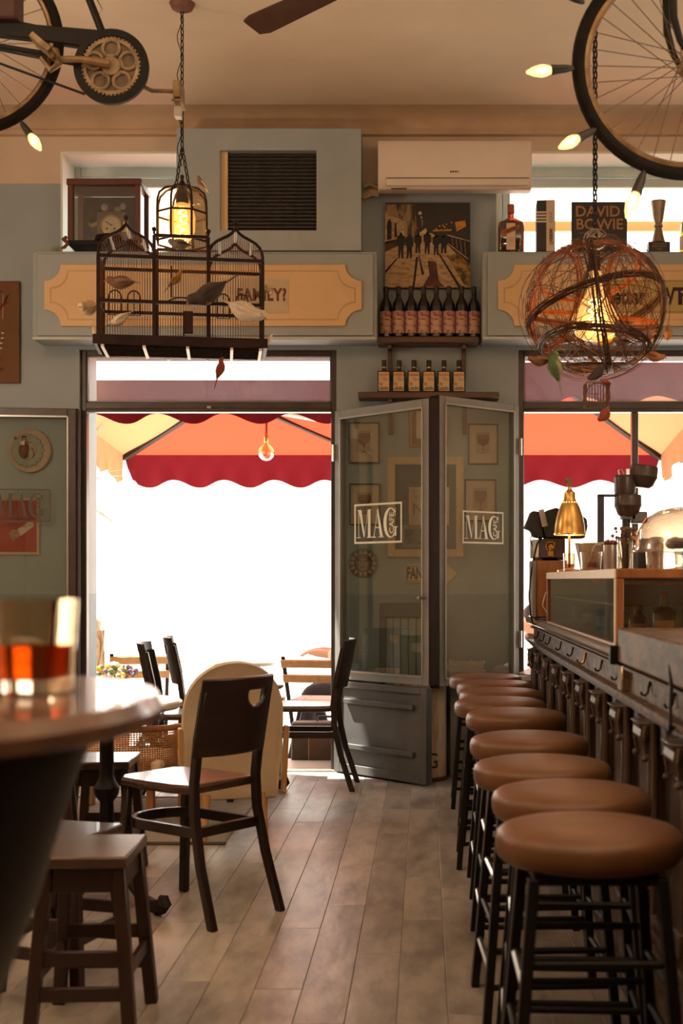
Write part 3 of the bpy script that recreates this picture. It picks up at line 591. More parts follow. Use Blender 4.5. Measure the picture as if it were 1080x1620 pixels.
for i, a in enumerate((40, 75, 110, 145)): b.add([(.03*math.cos(math.radians(a-14)), .03*math.sin(math.radians(a-14)), .030), (.055*math.cos(math.radians(a-16)), .055*math.sin(math.radians(a-16)), .0195), (.055*math.cos(math.radians(a+16)), .055*math.sin(math.radians(a+16)), .0195), (.03*math.cos(math.radians(a+14)), .03*math.sin(math.radians(a+14)), .030)], [(0, 1, 2, 3)])
b.build('headband', mat('plaque_blue_red', (.06, .07, .10), (.16, .03, .03), sc=30, rough=.5), sf)
ar = thing('arrow_sign', 'cream wooden arrow sign with bold dark capital lettering', 'sign', (xs_(640), YW, zs_(922)))
MB().prism([(0, .008), (.008, 0), (.245, 0), (.245, -.012), (.315, .055), (.245, .122), (.245, .11), (.008, .11), (0, .10)], .012, MT((0, -.013, 0))).build('board', CREAM, ar, bevel=.002)
text('FANCULO', .098, INK, ar, (.125, -.0135, .054), xs=.50, bold=.004)
MB().bx(.006, .235, -.0145, -.013, .098, .101).bx(.006, .235, -.0145, -.013, .008, .011).bx(.006, .009, -.0145, -.013, .011, .098).build('border', INK, ar)
rc = thing('radiator_cover', 'grey radiator cover with pale vertical slats behind the door leaf', 'radiator', (-.065, YW, .13))
MB().bx(-.20, .19, -.10, -.001, .80, .88).bx(-.20, -.165, -.10, -.001, 0, .80).bx(.155, .19, -.10, -.001, 0, .8).bx(-.165, .155, -.02, -.001, 0, .8).build('frame', mat('radiator_frame', (.07, .085, .08), rough=.5), rc, bevel=.003)
f0 = None
for i in range(7):
    if f0 is None: f0 = MB().bx(-.0215, .0215, -.075, -.02, 0.02, .795).build('slat', mat('radiator_slat', (.30, .33, .29), (.26, .29, .26), sc=4, rough=.5), rc, bevel=.004); o = f0
    else: o = f0.copy(); COL.objects.link(o)
    o.location = (-.142+i*.0455, 0, 0)
# ---------------------------------------------------------------- left wall pieces
dp = thing('decorated_plate', 'round relief plate with small brown coated figure and pale bird, behind left glass', 'plate', (xs_(47), YW-.004, zs_(713)), rot=(math.pi/2, 0, 0))
MB().lathe([(0, .0), (.125, .0), (.132, .012), (.128, .026), (.112, .022), (.10, .012), (0, .012)], 40).build('dish', mat('plate_rim', (.50, .36, .26), (.42, .30, .22), sc=8, rough=.5), dp)
b = MB()
for i in range(18):
    a = 2*math.pi*i/18; b.ball((-.012+.083*math.cos(a), .083*math.sin(a), .014), (.02, .02, .008), 8)
b.lathe([(.05, .014), (.055, .022), (.085, .022), (.09, .012)], 30, c=(-.012, 0, 0), cap=False); b.build('lace_ring', mat('plate_lace', (.30, .31, .25), (.22, .24, .19), sc=30, rough=.6), dp)
fg = MB().tube([(-.03, -.045, .02), (-.03, -.02, .026), (-.03, .02, .03), (-.03, .055, .024)], [.014, .026, .026, .010], 10).build('figure_coat', mat('figure_brown', (.17, .05, .02), rough=.5), dp)
MB().ball((-.03, .065, .026), (.016, .018, .012), 10).build('figure_head', mat('figure_orange', (.42, .2, .08), rough=.5), fg)
MB().ball((-.03, .08, .026), (.014, .008, .012), 8).build('figure_hat', INK, fg)
MB().prism([(-.012, 0), (.012, 0), (.014, .03), (0, .02), (-.014, .03)], .002, MT((-.03, .03, .056), rx=-math.pi/2)).build('figure_shirt', PAPER, fg)
MB().ball((.012, -.02, .024), (.016, .026, .014), 10).ball((.010, .012, .026), (.011, .012, .010), 8).build('figure_chick', mat('figure_pale', (.50, .40, .24), rough=.5), dp)
MB().ball((-.085, .075, .02), (.010, .012, .006), 8).build('purple_petal', mat('purple_petal', (.12, .03, .06), rough=.5), dp)
t, w_, h_, yy = picture('red_poster', 'red poster with white matchbox drawing, behind left glass', xs_(-8), xs_(62), zs_(878), zs_(787), .018, mat('poster_border', (.58, .42, .25), rough=.7), RED, dep=.012)
flat([[(.0, .155), (.085, .21), (.10, .175), (.02, .115)]], t, 'drawn_box', PALEPAPER, yy)
flat([[(-.055, .125), (-.03, .155), (.005, .145), (.018, .118), (-.025, .085)]], t, 'drawn_matches', mat('drawn_brown', (.28, .12, .07), (.45, .28, .18), sc=60, rough=.7), yy)
flat([[(.0+.018*i, .17-.003*i), (.045+.004*i, .19-.01*i), (.047+.004*i, .188-.01*i), (.002+.018*i, .168-.003*i)] for i in range(3)], t, 'drawn_lines', MATS['label_grey_print'], yy-.001)
bp = thing('brown_poster', 'brown board poster with red splashes on the left wall', 'poster', (xs_(0), YW, zs_(606)))
MB().bx(-.30, .118, -.025, -.001, 0, .605).build('board', mat('brown_board', (.16, .065, .014), (.12, .045, .010), sc=5, rough=.7), bp, bevel=.002)
flat([[(-.2, .40), (-.05, .43), (.0, .46), (.03, .48), (.055, .53), (.035, .50), (.055, .475), (.02, .45), (.0, .42), (-.08, .36), (-.25, .36)], [(-.25, .50), (0, .525), (.02, .55), (-.25, .56)], [(-.2, .12), (.0, .12), (.012, .155), (-.2, .165)]], bp, 'red_splash', mat('dark_red_print', (.16, .006, .005), rough=.7), -.027)
flat([[(z+.0, .2+.03*i), (z+.02, .206+.03*i), (z+.0, .212+.03*i)] for i, z in enumerate((-.0, .004, .01, .012))]+[[(.018, .38), (.02, .38), (.022, .53), (.02, .53)]], bp, 'pale_marks', PAPER, -.027)
text('VIVI', .03, INK, bp, (.022, -.0265, .078), align='RIGHT', bold=.001)
# ---------------------------------------------------------------- things on the left sill
vc = thing('display_case', 'small wood framed glass case with brass clock, on the left sill', 'display case', (-1.858, 7.46, 3.062))
CW, CD, CH = .195, .11, .415
WC = mat('mahogany', (.115, .030, .016), (.075, .02, .012), sc=5, st=(6, 6, 1), rough=.4)
b = MB()
for sx in (-1, 1):
    for sy in (-1, 1): MB().bx(sx*CW-.016, sx*CW+.016, sy*CD-.016, sy*CD+.016, .055, CH-.03).build('corner_post', WC, vc, bevel=.002)
MB().bx(-CW-.022, CW+.022, -CD-.022, CD+.022, CH-.038, CH).build('top', WC, vc, bevel=.004)
MB().bx(-CW-.016, CW+.016, -CD-.016, CD+.016, .03, .058).build('base', BLACK, vc, bevel=.003)
MB().bx(-CW+.016, CW-.016, -CD-.004, -CD, .058, CH-.04).build('front_pane', GLASS, vc)
MB().bx(-CW+.016, CW-.016, CD-.006, CD, .058, CH-.04).build('back_panel', mat('mottled_backdrop', (.040, .027, .019), (.005, .004, .0035), sc=11, rough=.6, spec=.08, lo=.38, hi=.66), vc)
for sx in (-1, 1): MB().bx(sx*CW-.002, sx*CW+.002, -CD+.016, CD-.016, .058, CH-.04).build('side_pane', GLASS, vc)
ck = MB().bx(-.075, .10, 0, .06, .058, .26).build('clock_body', mat('clock_wood', (.06, .04, .03), rough=.4), vc, bevel=.004)
MB().lathe([(.055, -.004), (.06, .006), (.05, .009)], 24, MT((.01, -.004, .18), rx=math.pi/2), cap=False).build('clock_ring', BRASS, ck)
MB().lathe([(0, .002), (.05, .002), (.05, .004), (0, .004)], 24, MT((.01, -.004, .18), rx=math.pi/2)).build('clock_face', mat('clock_dial', (.55, .44, .28), rough=.5), ck)
MB().bar((.01, -.011, .18), (-.022, -.011, .20), .005, .002, up=(0, 1, 0)).bar((.01, -.011, .18), (.022, -.011, .175), .006, .002, up=(0, 1, 0)).ball((-.012, -.010, .157), (.007, .002, .006), 8).ball((.033, -.010, .157), (.007, .002, .006), 8).build('clock_hands', INK, ck)
MB().lathe([(.11, 0), (.10, .035), (.06, .05), (0, .055)], 24, c=(.02, -.04, .058)).build('dark_mound', BLACK, vc)
MB().prism([(-.145, .22), (-.13, .19), (-.115, .18), (-.09, .19), (-.075, .225), (-.11, .205), (-.14, .205)], .006, MT((0, .05, 0))).build('gold_crescent', mat('dull_gold', (.32, .19, .06), rough=.4, metal=.4), vc)
MB().ball((.03, .08, .29), (.022, .01, .024), 10).ball((-.05, .085, .31), (.022, .01, .024), 10).ball((.06, .085, .315), (.02, .01, .022), 10).build('pale_shells', mat('shell', (.30, .24, .18), rough=.5), vc)
MB().prism([(.08, .14), (.11, .13), (.12, .17), (.105, .20), (.085, .19), (.09, .17)], .006, MT((0, -.02, 0))).build('gold_leaf', BRASS, vc)
ft = MB()
for sx in (-1, 1): ft.tube([(sx*(CW+.02), -CD-.02, .075), (sx*(CW+.035), -CD-.03, .06), (sx*(CW+.01), -CD-.03, .035), (sx*(CW+.03), -CD-.03, .012), (sx*(CW+.05), -CD-.035, .005)], [.010, .014, .012, .010, .005], 8)
for sx in (-1, 1): ft.bx(sx*CW-.014, sx*CW+.014, CD-.014, CD+.014, 0, .031)
ft.build('scroll_feet', mat('carved_foot', (.20, .075, .025), (.12, .04, .015), sc=14, rough=.5), vc)
# ---------------------------------------------------------------- things along the right sill
ZS, YS = 3.064, 7.42
x_ = lambda px: (px-PX)*YS/F
lb = thing('liqueur_bottle', 'square shouldered amber liqueur bottle with orange cap, on the right sill', 'bottle', (x_(808), YS, ZS))
LIQ = glass('amber_bottle_glass', (.42, .10, .02), .10, .6, .05)
pr = [(.07, 0), (.076, .008), (.076, .155), (.070, .178), (.05, .196), (.026, .204), (.019, .21), (.018, .25)]
b = MB()
def sq(r, n=24, e=5): return [(r*math.copysign(abs(math.cos(2*math.pi*i/n))**(2/e), math.cos(2*math.pi*i/n)), r*math.copysign(abs(math.sin(2*math.pi*i/n))**(2/e), math.sin(2*math.pi*i/n))) for i in range(n)]
vs = []; 
for k, (r, z) in enumerate(pr):
    e = 5 if k < 4 else 2
    for a, c in sq(r, 24, e): vs.append((a, c*.62 if k < 5 else c, z))
fs = [(i*24+j, i*24+(j+1) % 24, (i+1)*24+(j+1) % 24, (i+1)*24+j) for i in range(len(pr)-1) for j in range(24)]+[tuple(range(23, -1, -1))]
b.add(vs, fs).build('glass', LIQ, lb)
b = MB(); vs = []
PL = [(.072, .006), (.072, .15), (.066, .172), (.045, .188)]
for k, (r, z) in enumerate(PL):
    for a, c in sq(r-.003, 24, 5 if k < 3 else 2): vs.append((a, c*.6, z))
fs = [(i*24+j, i*24+(j+1) % 24, (i+1)*24+(j+1) % 24, (i+1)*24+j) for i in range(3) for j in range(24)]+[tuple(range(23, -1, -1)), tuple(range(72, 96))]
b.add(vs, fs).build('liqueur', mat('amber_liqueur', (.20, .035, .008), (.10, .016, .006), sc=9, rough=.2), lb)
MB().lathe([(.0195, .235), (.0205, .238), (.0205, .283), (.018, .287)], 18).build('cap', mat('orange_cap', (.42, .11, .02), rough=.45), lb)
MB().bx(-.030, .022, -.0495, -.0485, .010, .165).build('paper_label', PALEPAPER, lb)
MB().prism([(-.058, .085), (.045, .132), (.045, .158), (-.058, .122)], .001, MT((0, -.051, 0))).build('orange_banner', mat('banner_orange', (.52, .19, .02), rough=.7), lb)
text('COINTREAU', .023, INK, lb, (-.006, -.0515, .124), rot=(math.pi/2, -.40, 0), xs=.72, bold=.0006)
flat([[(-.02, .03+.012*i), (.014, .03+.012*i), (.014, .032+.012*i), (-.02, .032+.012*i)] for i in range(5)], lb, 'label_lines', MATS['label_grey_print'], -.0505)
b1 = thing('standing_book', 'thick black and cream book standing upright beside the amber bottle', 'book', (x_(862), YS, ZS), -.04)
MB().bx(-.052, .052, -.05, .10, 0, .300).build('cover', mat('charcoal_cover', (.045, .036, .03), rough=.6), b1, bevel=.006, seg=2)
MB().bx(.004, .0525, -.0515, -.05, .0, .300).build('cream_spine', PAPER, b1)
b = MB()
for i in range(4): b.bx(-.053, .003, -.0525, -.0505, .168+.018*i, .179+.018*i)
b.build('stripes', PAPER, b1)
MB().bx(.0535, .056, -.045, .098, .004, .296).build('pages', mat('book_pages', (.75, .66, .5), rough=.9), b1)
text('UNDERSKATT', .024, INK, b1, (.03, -.0522, .085), rot=(math.pi/2, math.pi/2, 0), xs=.62, bold=.0008); 
b = MB()
for i in range(4): b.bx(.022, .036, -.0525, -.0517, .17+.016*i, .172+.016*i).bx(.022, .024, -.0525, -.0517, .172+.016*i, .182+.016*i).bx(.034, .036, -.0525, -.0517, .172+.016*i, .182+.016*i)
b.build('spine_marks', INK, b1)
b2 = thing('large_book', 'large black book facing the room with tan capital title, behind the wire globe', 'book', (x_(948), YS+.02, ZS), 0)
MB().bx(-.163, .163, -.018, .018, 0, .305).build('cover', mat('black_cover', (.022, .018, .016), rough=.5), b2, bevel=.003)
TAN = mat('tan_print', (.42, .21, .07), rough=.6)
text('DAVID', .088, TAN, b2, (-.010, -.0188, .245), xs=1.0, sp=1.0, bold=.0015); text('BOWIE', .088, TAN, b2, (.0, -.0188, .170), xs=1.0, bold=.0015)
flat([disc(.055+.012*i, .09-.006*i, .008, 7) for i in range(5)]+[[(-.12, .118), (.04, .118), (.04, .121), (-.12, .121)]], b2, 'cover_marks', mat('grey_print', (.25, .2, .16), rough=.6), -.0195)
tr = thing('jigger_trophy', 'metal jigger shaped trophy on black engraved block, on the right sill', 'trophy', (x_(1041), YS, ZS))
MB().bx(-.063, .063, -.035, .035, 0, .062).build('base_block', BLKPL, tr, bevel=.003)
MB().lathe([(.043, .062), (.04, .07), (.021, .150), (.028, .155), (.028, .166), (.020, .172), (.030, .20), (.046, .306), (.043, .306), (.026, .2), (0, .18)], 28).build('double_cup', mat('trophy_metal', (.34, .26, .19), (.28, .21, .15), sc=12, rough=.45, metal=.8), tr)
text('RESPONSABLE', .014, TAN, tr, (0, -.0355, .048), xs=.9); text('DEGUSTAZIONE', .014, TAN, tr, (0, -.0355, .033), xs=.85); text('2022', .014, TAN, tr, (0, -.0355, .017))
cb = thing('champagne_bottle', 'green glass sparkling wine bottle with pale label at the frame edge', 'bottle', (x_(1087), YS, ZS))
MB().lathe([(.04, 0), (.046, .006), (.046, .12), (.040, .16), (.022, .20), (.016, .23), (.015, .29)], 24).build('glass', glass('green_bottle_glass', (.45, .42, .03), .08, .6, .05), cb)
sleeve(cb, 'label', PALEPAPER, .0466, .015, .095, -180, 0)
MB().lathe([(.019, .205), (.0165, .24), (.0175, .285), (.018, .30), (.014, .307)], 18).build('foil', mat('pale_foil', (.5, .36, .2), rough=.4, metal=.4), cb)
MB().lathe([(.03, .17), (.0365, .172), (.024, .198), (.02, .20)], 18).build('neck_label', BLKPL, cb)
# ---------------------------------------------------------------- bird figures
EYE = mat('bird_eye', (.01, .008, .006), rough=.2); BEAKM = mat('bird_beak', (.35, .18, .06), rough=.5)
BCOL = {}
def bc(n, c, c2=None): return BCOL.setdefault(n, mat('plumage_'+n, c, c2 or tuple(x*.6 for x in c), sc=38, rough=.75, bump=.2))
BROWNB, CREAMB, GREYB, WHITEB = bc('brown', (.22, .095, .04)), bc('cream', (.66, .52, .34), (.50, .36, .2)), bc('grey', (.26, .19, .14)), bc('white', (.70, .60, .46), (.58, .48, .36))
YELB, DKB, REDB, GREENB, ORB = bc('yellow', (.58, .32, .06)), bc('dark', (.055, .035, .028)), bc('red', (.33, .06, .03)), bc('green', (.09, .17, .05)), bc('orange', (.45, .18, .04))
def bird(label, loc, d, L, body, wing, tail=.45, fat=1.0, roll=0, group=None, name='bird_figure', breast=None):
    d = Vector(d).normalized(); q = d.to_track_quat('X', 'Z')
    t = thing(name, label, 'bird', loc, group=group, rot=(q @ Quaternion((1, 0, 0), roll)).to_euler())
    s = L = L*1.15; fat *= 1.28; tail *= .72
    path = [(-.30, 0, -.03), (-.22, 0, -.02), (-.10, 0, 0), (.04, 0, .0), (.16, 0, .02), (.235, 0, .055), (.285, 0, .085), (.335, 0, .098), (.375, 0, .095), (.40, 0, .09)]
    rr = [.012, .055, .105, .125, .105, .078, .066, .068, .050, .012]
    MB().tube([(x*s, y*s, z*s) for x, y, z in path], [r*s*fat for r in rr], 12).build('body', body, t, sharp=60)
    MB().tube([(.385*s, 0, .092*s), (.43*s, 0, .082*s), (.462*s, 0, .066*s)], [.022*s, .014*s, .003*s], 6).build('beak', BEAKM, t)
    tl = MB(); n = .10+tail
    tl.add([(-.22*s, -.03*s, -.005*s), (-.22*s, .03*s, -.005*s), (-(.28+tail*.6)*s, .045*s, -.03*s), (-(.28+tail)*s, .018*s, -.045*s), (-(.28+tail)*s, -.018*s, -.045*s), (-(.28+tail*.6)*s, -.045*s, -.03*s)]+
           [(-.22*s, -.03*s, -.03*s), (-.22*s, .03*s, -.03*s), (-(.28+tail*.6)*s, .045*s, -.042*s), (-(.28+tail)*s, .018*s, -.052*s), (-(.28+tail)*s, -.018*s, -.052*s), (-(.28+tail*.6)*s, -.045*s, -.042*s)],
           [(0, 1, 2, 3, 4, 5), (11, 10, 9, 8, 7, 6)]+[(i, 6+i, 6+(i+1) % 6, (i+1) % 6) for i in range(6)])
    tl.build('tail', wing, t, sharp=60)
    for sy in (-1, 1):
        MB().tube([(.15*s, sy*.085*fat*s, .03*s), (.03*s, sy*.118*fat*s, .03*s), (-.12*s, sy*.095*fat*s, .02*s), (-.34*s, sy*.03*s, -.01*s)], [.03*s, .052*s, .045*s, .006*s], 8).build('wing', wing, t, sharp=60)
        MB().ball((.335*s, sy*.058*fat*s, .115*s), .012*s, 6).build('eye', EYE, t)
    if breast: MB().ball((.10*s, 0, -.055*s), (.12*s, .085*fat*s, .075*s*fat), 12).build('breast', breast, t)
    return t
def chain_links(b, p0, p1, r=.0125, wire=.0028):
    p0 = Vector(p0); p1 = Vector(p1); L = (p1-p0).length; n = max(2, int(L/(r*2.4))); d = (p1-p0).normalized()
    u = d.orthogonal().normalized(); v = d.cross(u)
    for i in range(n):
        c = p0+d*(L*(i+.5)/n); s = u if i % 2 else v
        b.tube([c+d*(r*1.45*math.sin(a))+s*(r*.62*math.cos(a)) for a in [2*math.pi*k/8 for k in range(8)]], wire, 4, closed=True)
# ---------------------------------------------------------------- birdcage lamp
YC = 6.08; SCG = F/YC
cg = thing('birdcage_lamp', 'large brown palace shaped birdcage lamp hanging on a chain', 'lamp', ((288-PX)/SCG, YC, H+(PY-556)/SCG), math.radians(9))
CWD = .392; D = .13                              # half width, half depth
b = MB(); b.bx(-CWD-.012, CWD+.012, -D-.02, D+.02, 0, .045).build('tray', CAGEMAT, cg, bevel=.003)
MB().bx(-CWD+.01, CWD-.01, -D+.0, D-.0, -.008, 0).build('tray_underside', mat('underside_dark', (.030, .020, .015), (.012, .009, .007), sc=40, rough=1, spec=0), cg)
for xx in (-.36, -.17, .03, .235, .37): MB().bx(xx-.007, xx+.007, -D-.018, D+.018, -.014, -.002).build('underside_strip', mat('pale_strip', (.75, .64, .48), rough=.5), cg)
for xx in (-.07, .12): MB().bx(xx-.007, xx+.007, D-.01, D+.02, -.02, -.012).build('underside_strip', MATS['pale_strip'], cg)
ZW = .415
def post(x, y, z1, r=.008): return MB().bx(x-r, x+r, y-r, y+r, .045, z1).build('post', CAGEMAT, cg, bevel=.001)
for x in (-.38, -.125, .125, .38):
    for y in (-D, D): post(x, y, ZW+(.105 if abs(x) < .2 else .0))
for y in (-D, D):
    for z in (.205, ZW): MB().bx(-.385, .385, y-.007, y+.007, z-.008, z+.008).build('rail', CAGEMAT, cg)
    MB().bx(-.125, .125, y-.006, y+.006, .512, .526).build('rail', CAGEMAT, cg)
for x in (-.38, .38):
    for z in (.205, ZW): MB().bx(x-.006, x+.006, -D, D, z-.007, z+.007).build('rail', CAGEMAT, cg)
wires = MB()
def vw(x, y, z0, z1): wires.tube([(x, y, z0), (x, y, z1)], .0011, 4, cap=False)
n = 62
for i in range(n+1):
    x = -.375+.75*i/n
    for y in (-D, D): vw(x, y, .045, ZW if abs(x) > .12 else .515)
for i in range(1, 20):
    y = -D+2*D*i/20
    for x in (-.38, .38): vw(x, y, .045, ZW)
og = [(-1, 0), (-1.0, .14), (-.97, .27), (-.88, .42), (-.72, .55), (-.50, .65), (-.30, .73), (-.15, .82), (-.05, .92), (0, 1.0)]
def ogx(t):                                       # height of the ogee at |t| in 0..1
    for (a, h0), (c, h1) in zip(og, og[1:]):
        if a <= -abs(t) <= c and c > a: return h0+(h1-h0)*((-abs(t)-a)/(c-a))
    return .27
for cx, nm in ((-.253, 'l'), (.253, 'r')):
    hw, hh = .127, .155
    pts = [(cx+hw*t, 0, ZW+hh*h) for t, h in og]+[(cx-hw*t, 0, ZW+hh*h) for t, h in reversed(og[:-1])]
    for y in (-D, D): MB().tube([(p[0], y, p[2]) for p in pts], .0075, 6).build('ogee_arch', CAGEMAT, cg)
    MB().bx(cx-.008, cx+.008, -D, D, ZW+hh-.008, ZW+hh).build('roof_ridge', mat('pale_roof_strip', (.60, .50, .40), rough=.5), cg)
    for sx in (-1, 1): MB().bar((cx+sx*.075, -D, ZW+hh*.60), (cx+sx*.075, D, ZW+hh*.60), .012, .004).build('roof_strip', MATS['pale_roof_strip'], cg)
    MB().lathe([(.004, 0), (.004, .014), (.011, .02), (.0115, .028), (.006, .037), (0, .039)], 10, c=(cx, -D, ZW+hh)).build('finial', CAGEMAT, cg)
    for i in range(1, 24):
        t = -1+2*i/24; z = ZW+hh*ogx(t)
        vw(cx+hw*t, -D, ZW, z); vw(cx+hw*t, D, ZW, z)
        wires.tube([(cx+hw*t, -D, z), (cx+hw*t, D, z)], .001, 4, cap=False)
wires.build('cage_wires', WIREMAT, cg)['kind'] = 'stuff'
# small arched windows and door in the cage fronts
for x0 in (-.325, -.235, .195, .285):
    b = MB(); q = [(x0-.03, 0, .19), (x0-.03, 0, .275)]+[(x0+.03*math.cos(math.radians(a)), 0, .275+.035*math.sin(math.radians(a))) for a in range(180, -1, -20)]+[(x0+.03, 0, .19)]
    b.tube([(p[0], D-.012, p[2]) for p in q], .004, 5, closed=True).tube([(x0, D-.012, .19), (x0, D-.012, .305)], .003, 5).tube([(x0-.03, D-.012, .25), (x0+.03, D-.012, .25)], .003, 5)
    b.build('arched_window', CAGEMAT, cg)
b = MB().tube([(-.08+.16*i/10, -D+.02, .205+.03*math.sin(math.pi*i/10)) for i in range(11)], .004, 5); b.build('arched_bar', CAGEMAT, cg)
MB().bx(.01, .016, -D-.06, -D, .05, .155).bx(.016, .055, -D-.062, -D-.056, .05, .155).build('cage_door', CAGEMAT, cg)
# lantern on top of the middle tower
ZL = .52; LR = .125
def octv(r, z, a0=22.5): return [(r*math.cos(math.radians(a0+45*k)), r*math.sin(math.radians(a0+45*k)), z) for k in range(8)]
ribp = [(LR, 0), (LR, .15), (.124, .195), (.114, .230), (.082, .258), (.02, .274)]
for k in range(8):
    a = math.radians(22.5+45*k); MB().tube([(r*math.cos(a), r*math.sin(a), ZL+z) for r, z in ribp], .0055, 6).build('lantern_rib', CAGEMAT, cg)
for z in (0, .135): MB().tube(octv(LR, ZL+z), .0055, 6, closed=True).build('lantern_ring', CAGEMAT, cg)
b = MB(); rings = [octv(r-.004, ZL+z) for r, z in ribp]
b.add([p for r in rings for p in r], [(i*8+j, i*8+(j+1) % 8, (i+1)*8+(j+1) % 8, (i+1)*8+j) for i in range(len(rings)-1) for j in range(8)])
b.build('lantern_glass', glass('lantern_amber', (1, .84, .62), .04, .3), cg)
MB().lathe([(.02, .27), (.026, .277), (.016, .287), (.006, .305), (.009, .315), (.009, .325), (0, .332)], 14, c=(0, 0, ZL)).build('top_finial', CAGEMAT, cg)
MB().lathe([(.02, .265), (.024, .24), (.030, .215), (.030, .19)], 14, c=(0, 0, ZL)).build('socket', BLACK, cg)
bulbp = [(.022, .195), (.030, .185), (.055, .160), (.064, .12), (.060, .055), (.038, .018), (0, .008)]
bl = MB().lathe(bulbp, 18, c=(0, 0, ZL)).build('bulb', LITGLASS, cg)
MB().tube([(.020*math.cos(t*2.4), .020*math.sin(t*2.4), ZL+.03+.013*t) for t in range(11)], .0055, 6).build('filament', FILAMENT, bl)
for s in (-1, 1): MB().lathe([(.006, 0), (.006, .012), (.012, .02), (.011, .03), (0, .036)], 10, c=(s*.125, -D, .524)).build('finial', CAGEMAT, cg)
def chain_obj(parent, pairs, r=.0125, extra=None):
    b = MB()
    for p, q in pairs: chain_links(b, p, q, r)
    for e in (extra or ()): b.tube(e, .002, 5)
    o = b.build('chain', BLACK, parent); o['kind'] = 'stuff'; return o
zt = ZC-cg.location.z
chain_obj(cg, [((0, 0, zt-.03), (0, 0, ZL+.46)), ((0, 0, ZL+.46), (-.03, 0, ZL+.27)), ((0, 0, ZL+.46), (.034, 0, ZL+.27))],
          extra=[[(-.012+.012*math.sin(i*1.1), 0, zt-.03-(zt-ZL-.40)*i/24) for i in range(25)]])
MB().lathe([(0, -.04), (.02, -.04), (.05, -.025), (.062, 0)], 20, c=(0, 0, zt)).build('ceiling_cup', mat('cup_brown', (.20, .08, .045), rough=.5), cg)
lp = lamp('cage_bulb_light', (cg.location.x, YC, cg.location.z+ZL+.10), 5, (1, .55, .2), rad=.045)
def cp(px, py, dy): return Vector(((px-PX)*(YC+dy)/F, YC+dy, H-(py-PY)*(YC+dy)/F))
GB = 'bird figures on the birdcage lamp'
bird('small grey bird figure perched on the lantern dome of the birdcage', cp(319, 291, -.06), (-.6, -.35, .62), .085, GREYB, WHITEB, .3, 1.1, group=GB)
bird('brown bird figure clinging to the left front of the birdcage', cp(193, 447, -.19), (-1, -.1, -.12), .16, BROWNB, GREYB, .25, 1.15, group=GB)
bird('round cream bird figure outside the left end of the birdcage', cp(141, 487, -.05), (-.45, -.8, -.3), .13, CREAMB, CREAMB, .15, 1.65, group=GB)
bird('pale dove figure standing on the left of the birdcage tray', cp(190, 505, -.16), (-.72, -.1, -.6), .145, WHITEB, WHITEB, .4, .95, group=GB)
bird('pale bird figure with raised tail at the left tray corner', cp(152, 528, -.02), (.25, .2, -.9), .11, CREAMB, CREAMB, .35, .9, group=GB)
bird('yellow bird figure on a perch inside the birdcage', cp(277, 443, 0), (.75, -.1, .62), .115, YELB, YELB, .45, 1, group=GB)
MB().tube([(-.05, 0, .41), (-.05, 0, .26), (.02, 0, .26)], .003, 5).build('perch', BLACK, cg)
bird('grey and white bird figure below the lit lantern of the birdcage', cp(285, 387, -.17), (-.9, -.45, -.1), .12, GREYB, DKB, .35, 1.25, group=GB, breast=WHITEB)
bird('dark parrot figure with orange head diving across the birdcage front', cp(332, 463, -.22), (-.78, -.1, -.62), .235, DKB, DKB, .42, 1.1, group=GB, breast=ORB)
bird('large white parrot figure with a long tail at the right of the cage', cp(385, 492, -.22), (.80, -.15, -.50), .23, WHITEB, WHITEB, .60, 1.15, group=GB)
bird('small round pale bird figure outside the right end of the birdcage', cp(425, 459, -.02), (-.3, -.6, .3), .07, CREAMB, ORB, .2, 1.5, group=GB)
bird('pale bird figure at the right corner of the birdcage tray', cp(424, 538, .05), (-.45, -.2, -.85), .10, WHITEB, WHITEB, .3, .9, group=GB)
hb = bird('reddish brown bird figure hanging head up below the birdcage', cp(348, 585, -.02), (.38, -.1, .9), .12, REDB, REDB, .55, 1.0, group=GB)
q = hb.matrix_basis.to_3x3().inverted()
MB().tube([(.36*.12, 0, .012), Vector((.36*.12, 0, .012))+q @ Vector((.0, 0, .05))], .0012, 4).build('thread', WIREMAT, hb)
# ---------------------------------------------------------------- wire globe lamp
YG = 5.3; SG = F/YG; gc = Vector(((941-PX)/SG, YG, H+(PY-487)/SG)); GR = .30
gl = thing('wire_globe_lamp', 'round tangled rusty wire globe lamp with big glowing bulb', 'lamp', gc)
def circ(nrm, off, r, wr, b, sq=.95, wob=0):
    nrm = Vector(nrm).normalized(); u = nrm.orthogonal().normalized(); v = nrm.cross(u); c = nrm*off; ph = R.uniform(0, 6)
    b.tube([Vector((p.x, p.y, p.z*sq)) for p in [c+(u*math.cos(a)+v*math.sin(a))*(r*(1+wob*math.sin(3*a+ph))) for a in [2*math.pi*k/40 for k in range(40)]]], wr, 4, closed=True)
b = MB()
for i in range(52):
    nv = Vector((R.gauss(0, 1), R.gauss(0, 1), R.gauss(0, .8))); off = R.uniform(-.55, .55)*GR; rad = GR*R.uniform(.93, 1.06)
    circ(nv, off, math.sqrt(max(.001, rad*rad-off*off)), R.choice([.0011, .0013, .0016, .002]), b, wob=R.uniform(0, .03))
b.build('tangled_wires', WIREMAT, gl)['kind'] = 'stuff'
def bundle(nv, off, k, nm, wr=.0022, spread=.03, m=None, rs=.98):
    b = MB()
    for i in range(k):
        n2 = Vector(nv).normalized()+Vector((R.gauss(0, spread), R.gauss(0, spread), R.gauss(0, spread))); o2 = off*GR+R.gauss(0, .006); rad = GR*R.uniform(rs-.03, rs+.02)
        circ(n2, o2, math.sqrt(max(.001, rad*rad-o2*o2)), wr, b)
    return b.build(nm, m or mat('dark_twigs', (.06, .025, .014), (.035, .015, .01), sc=20, rough=.5), gl)
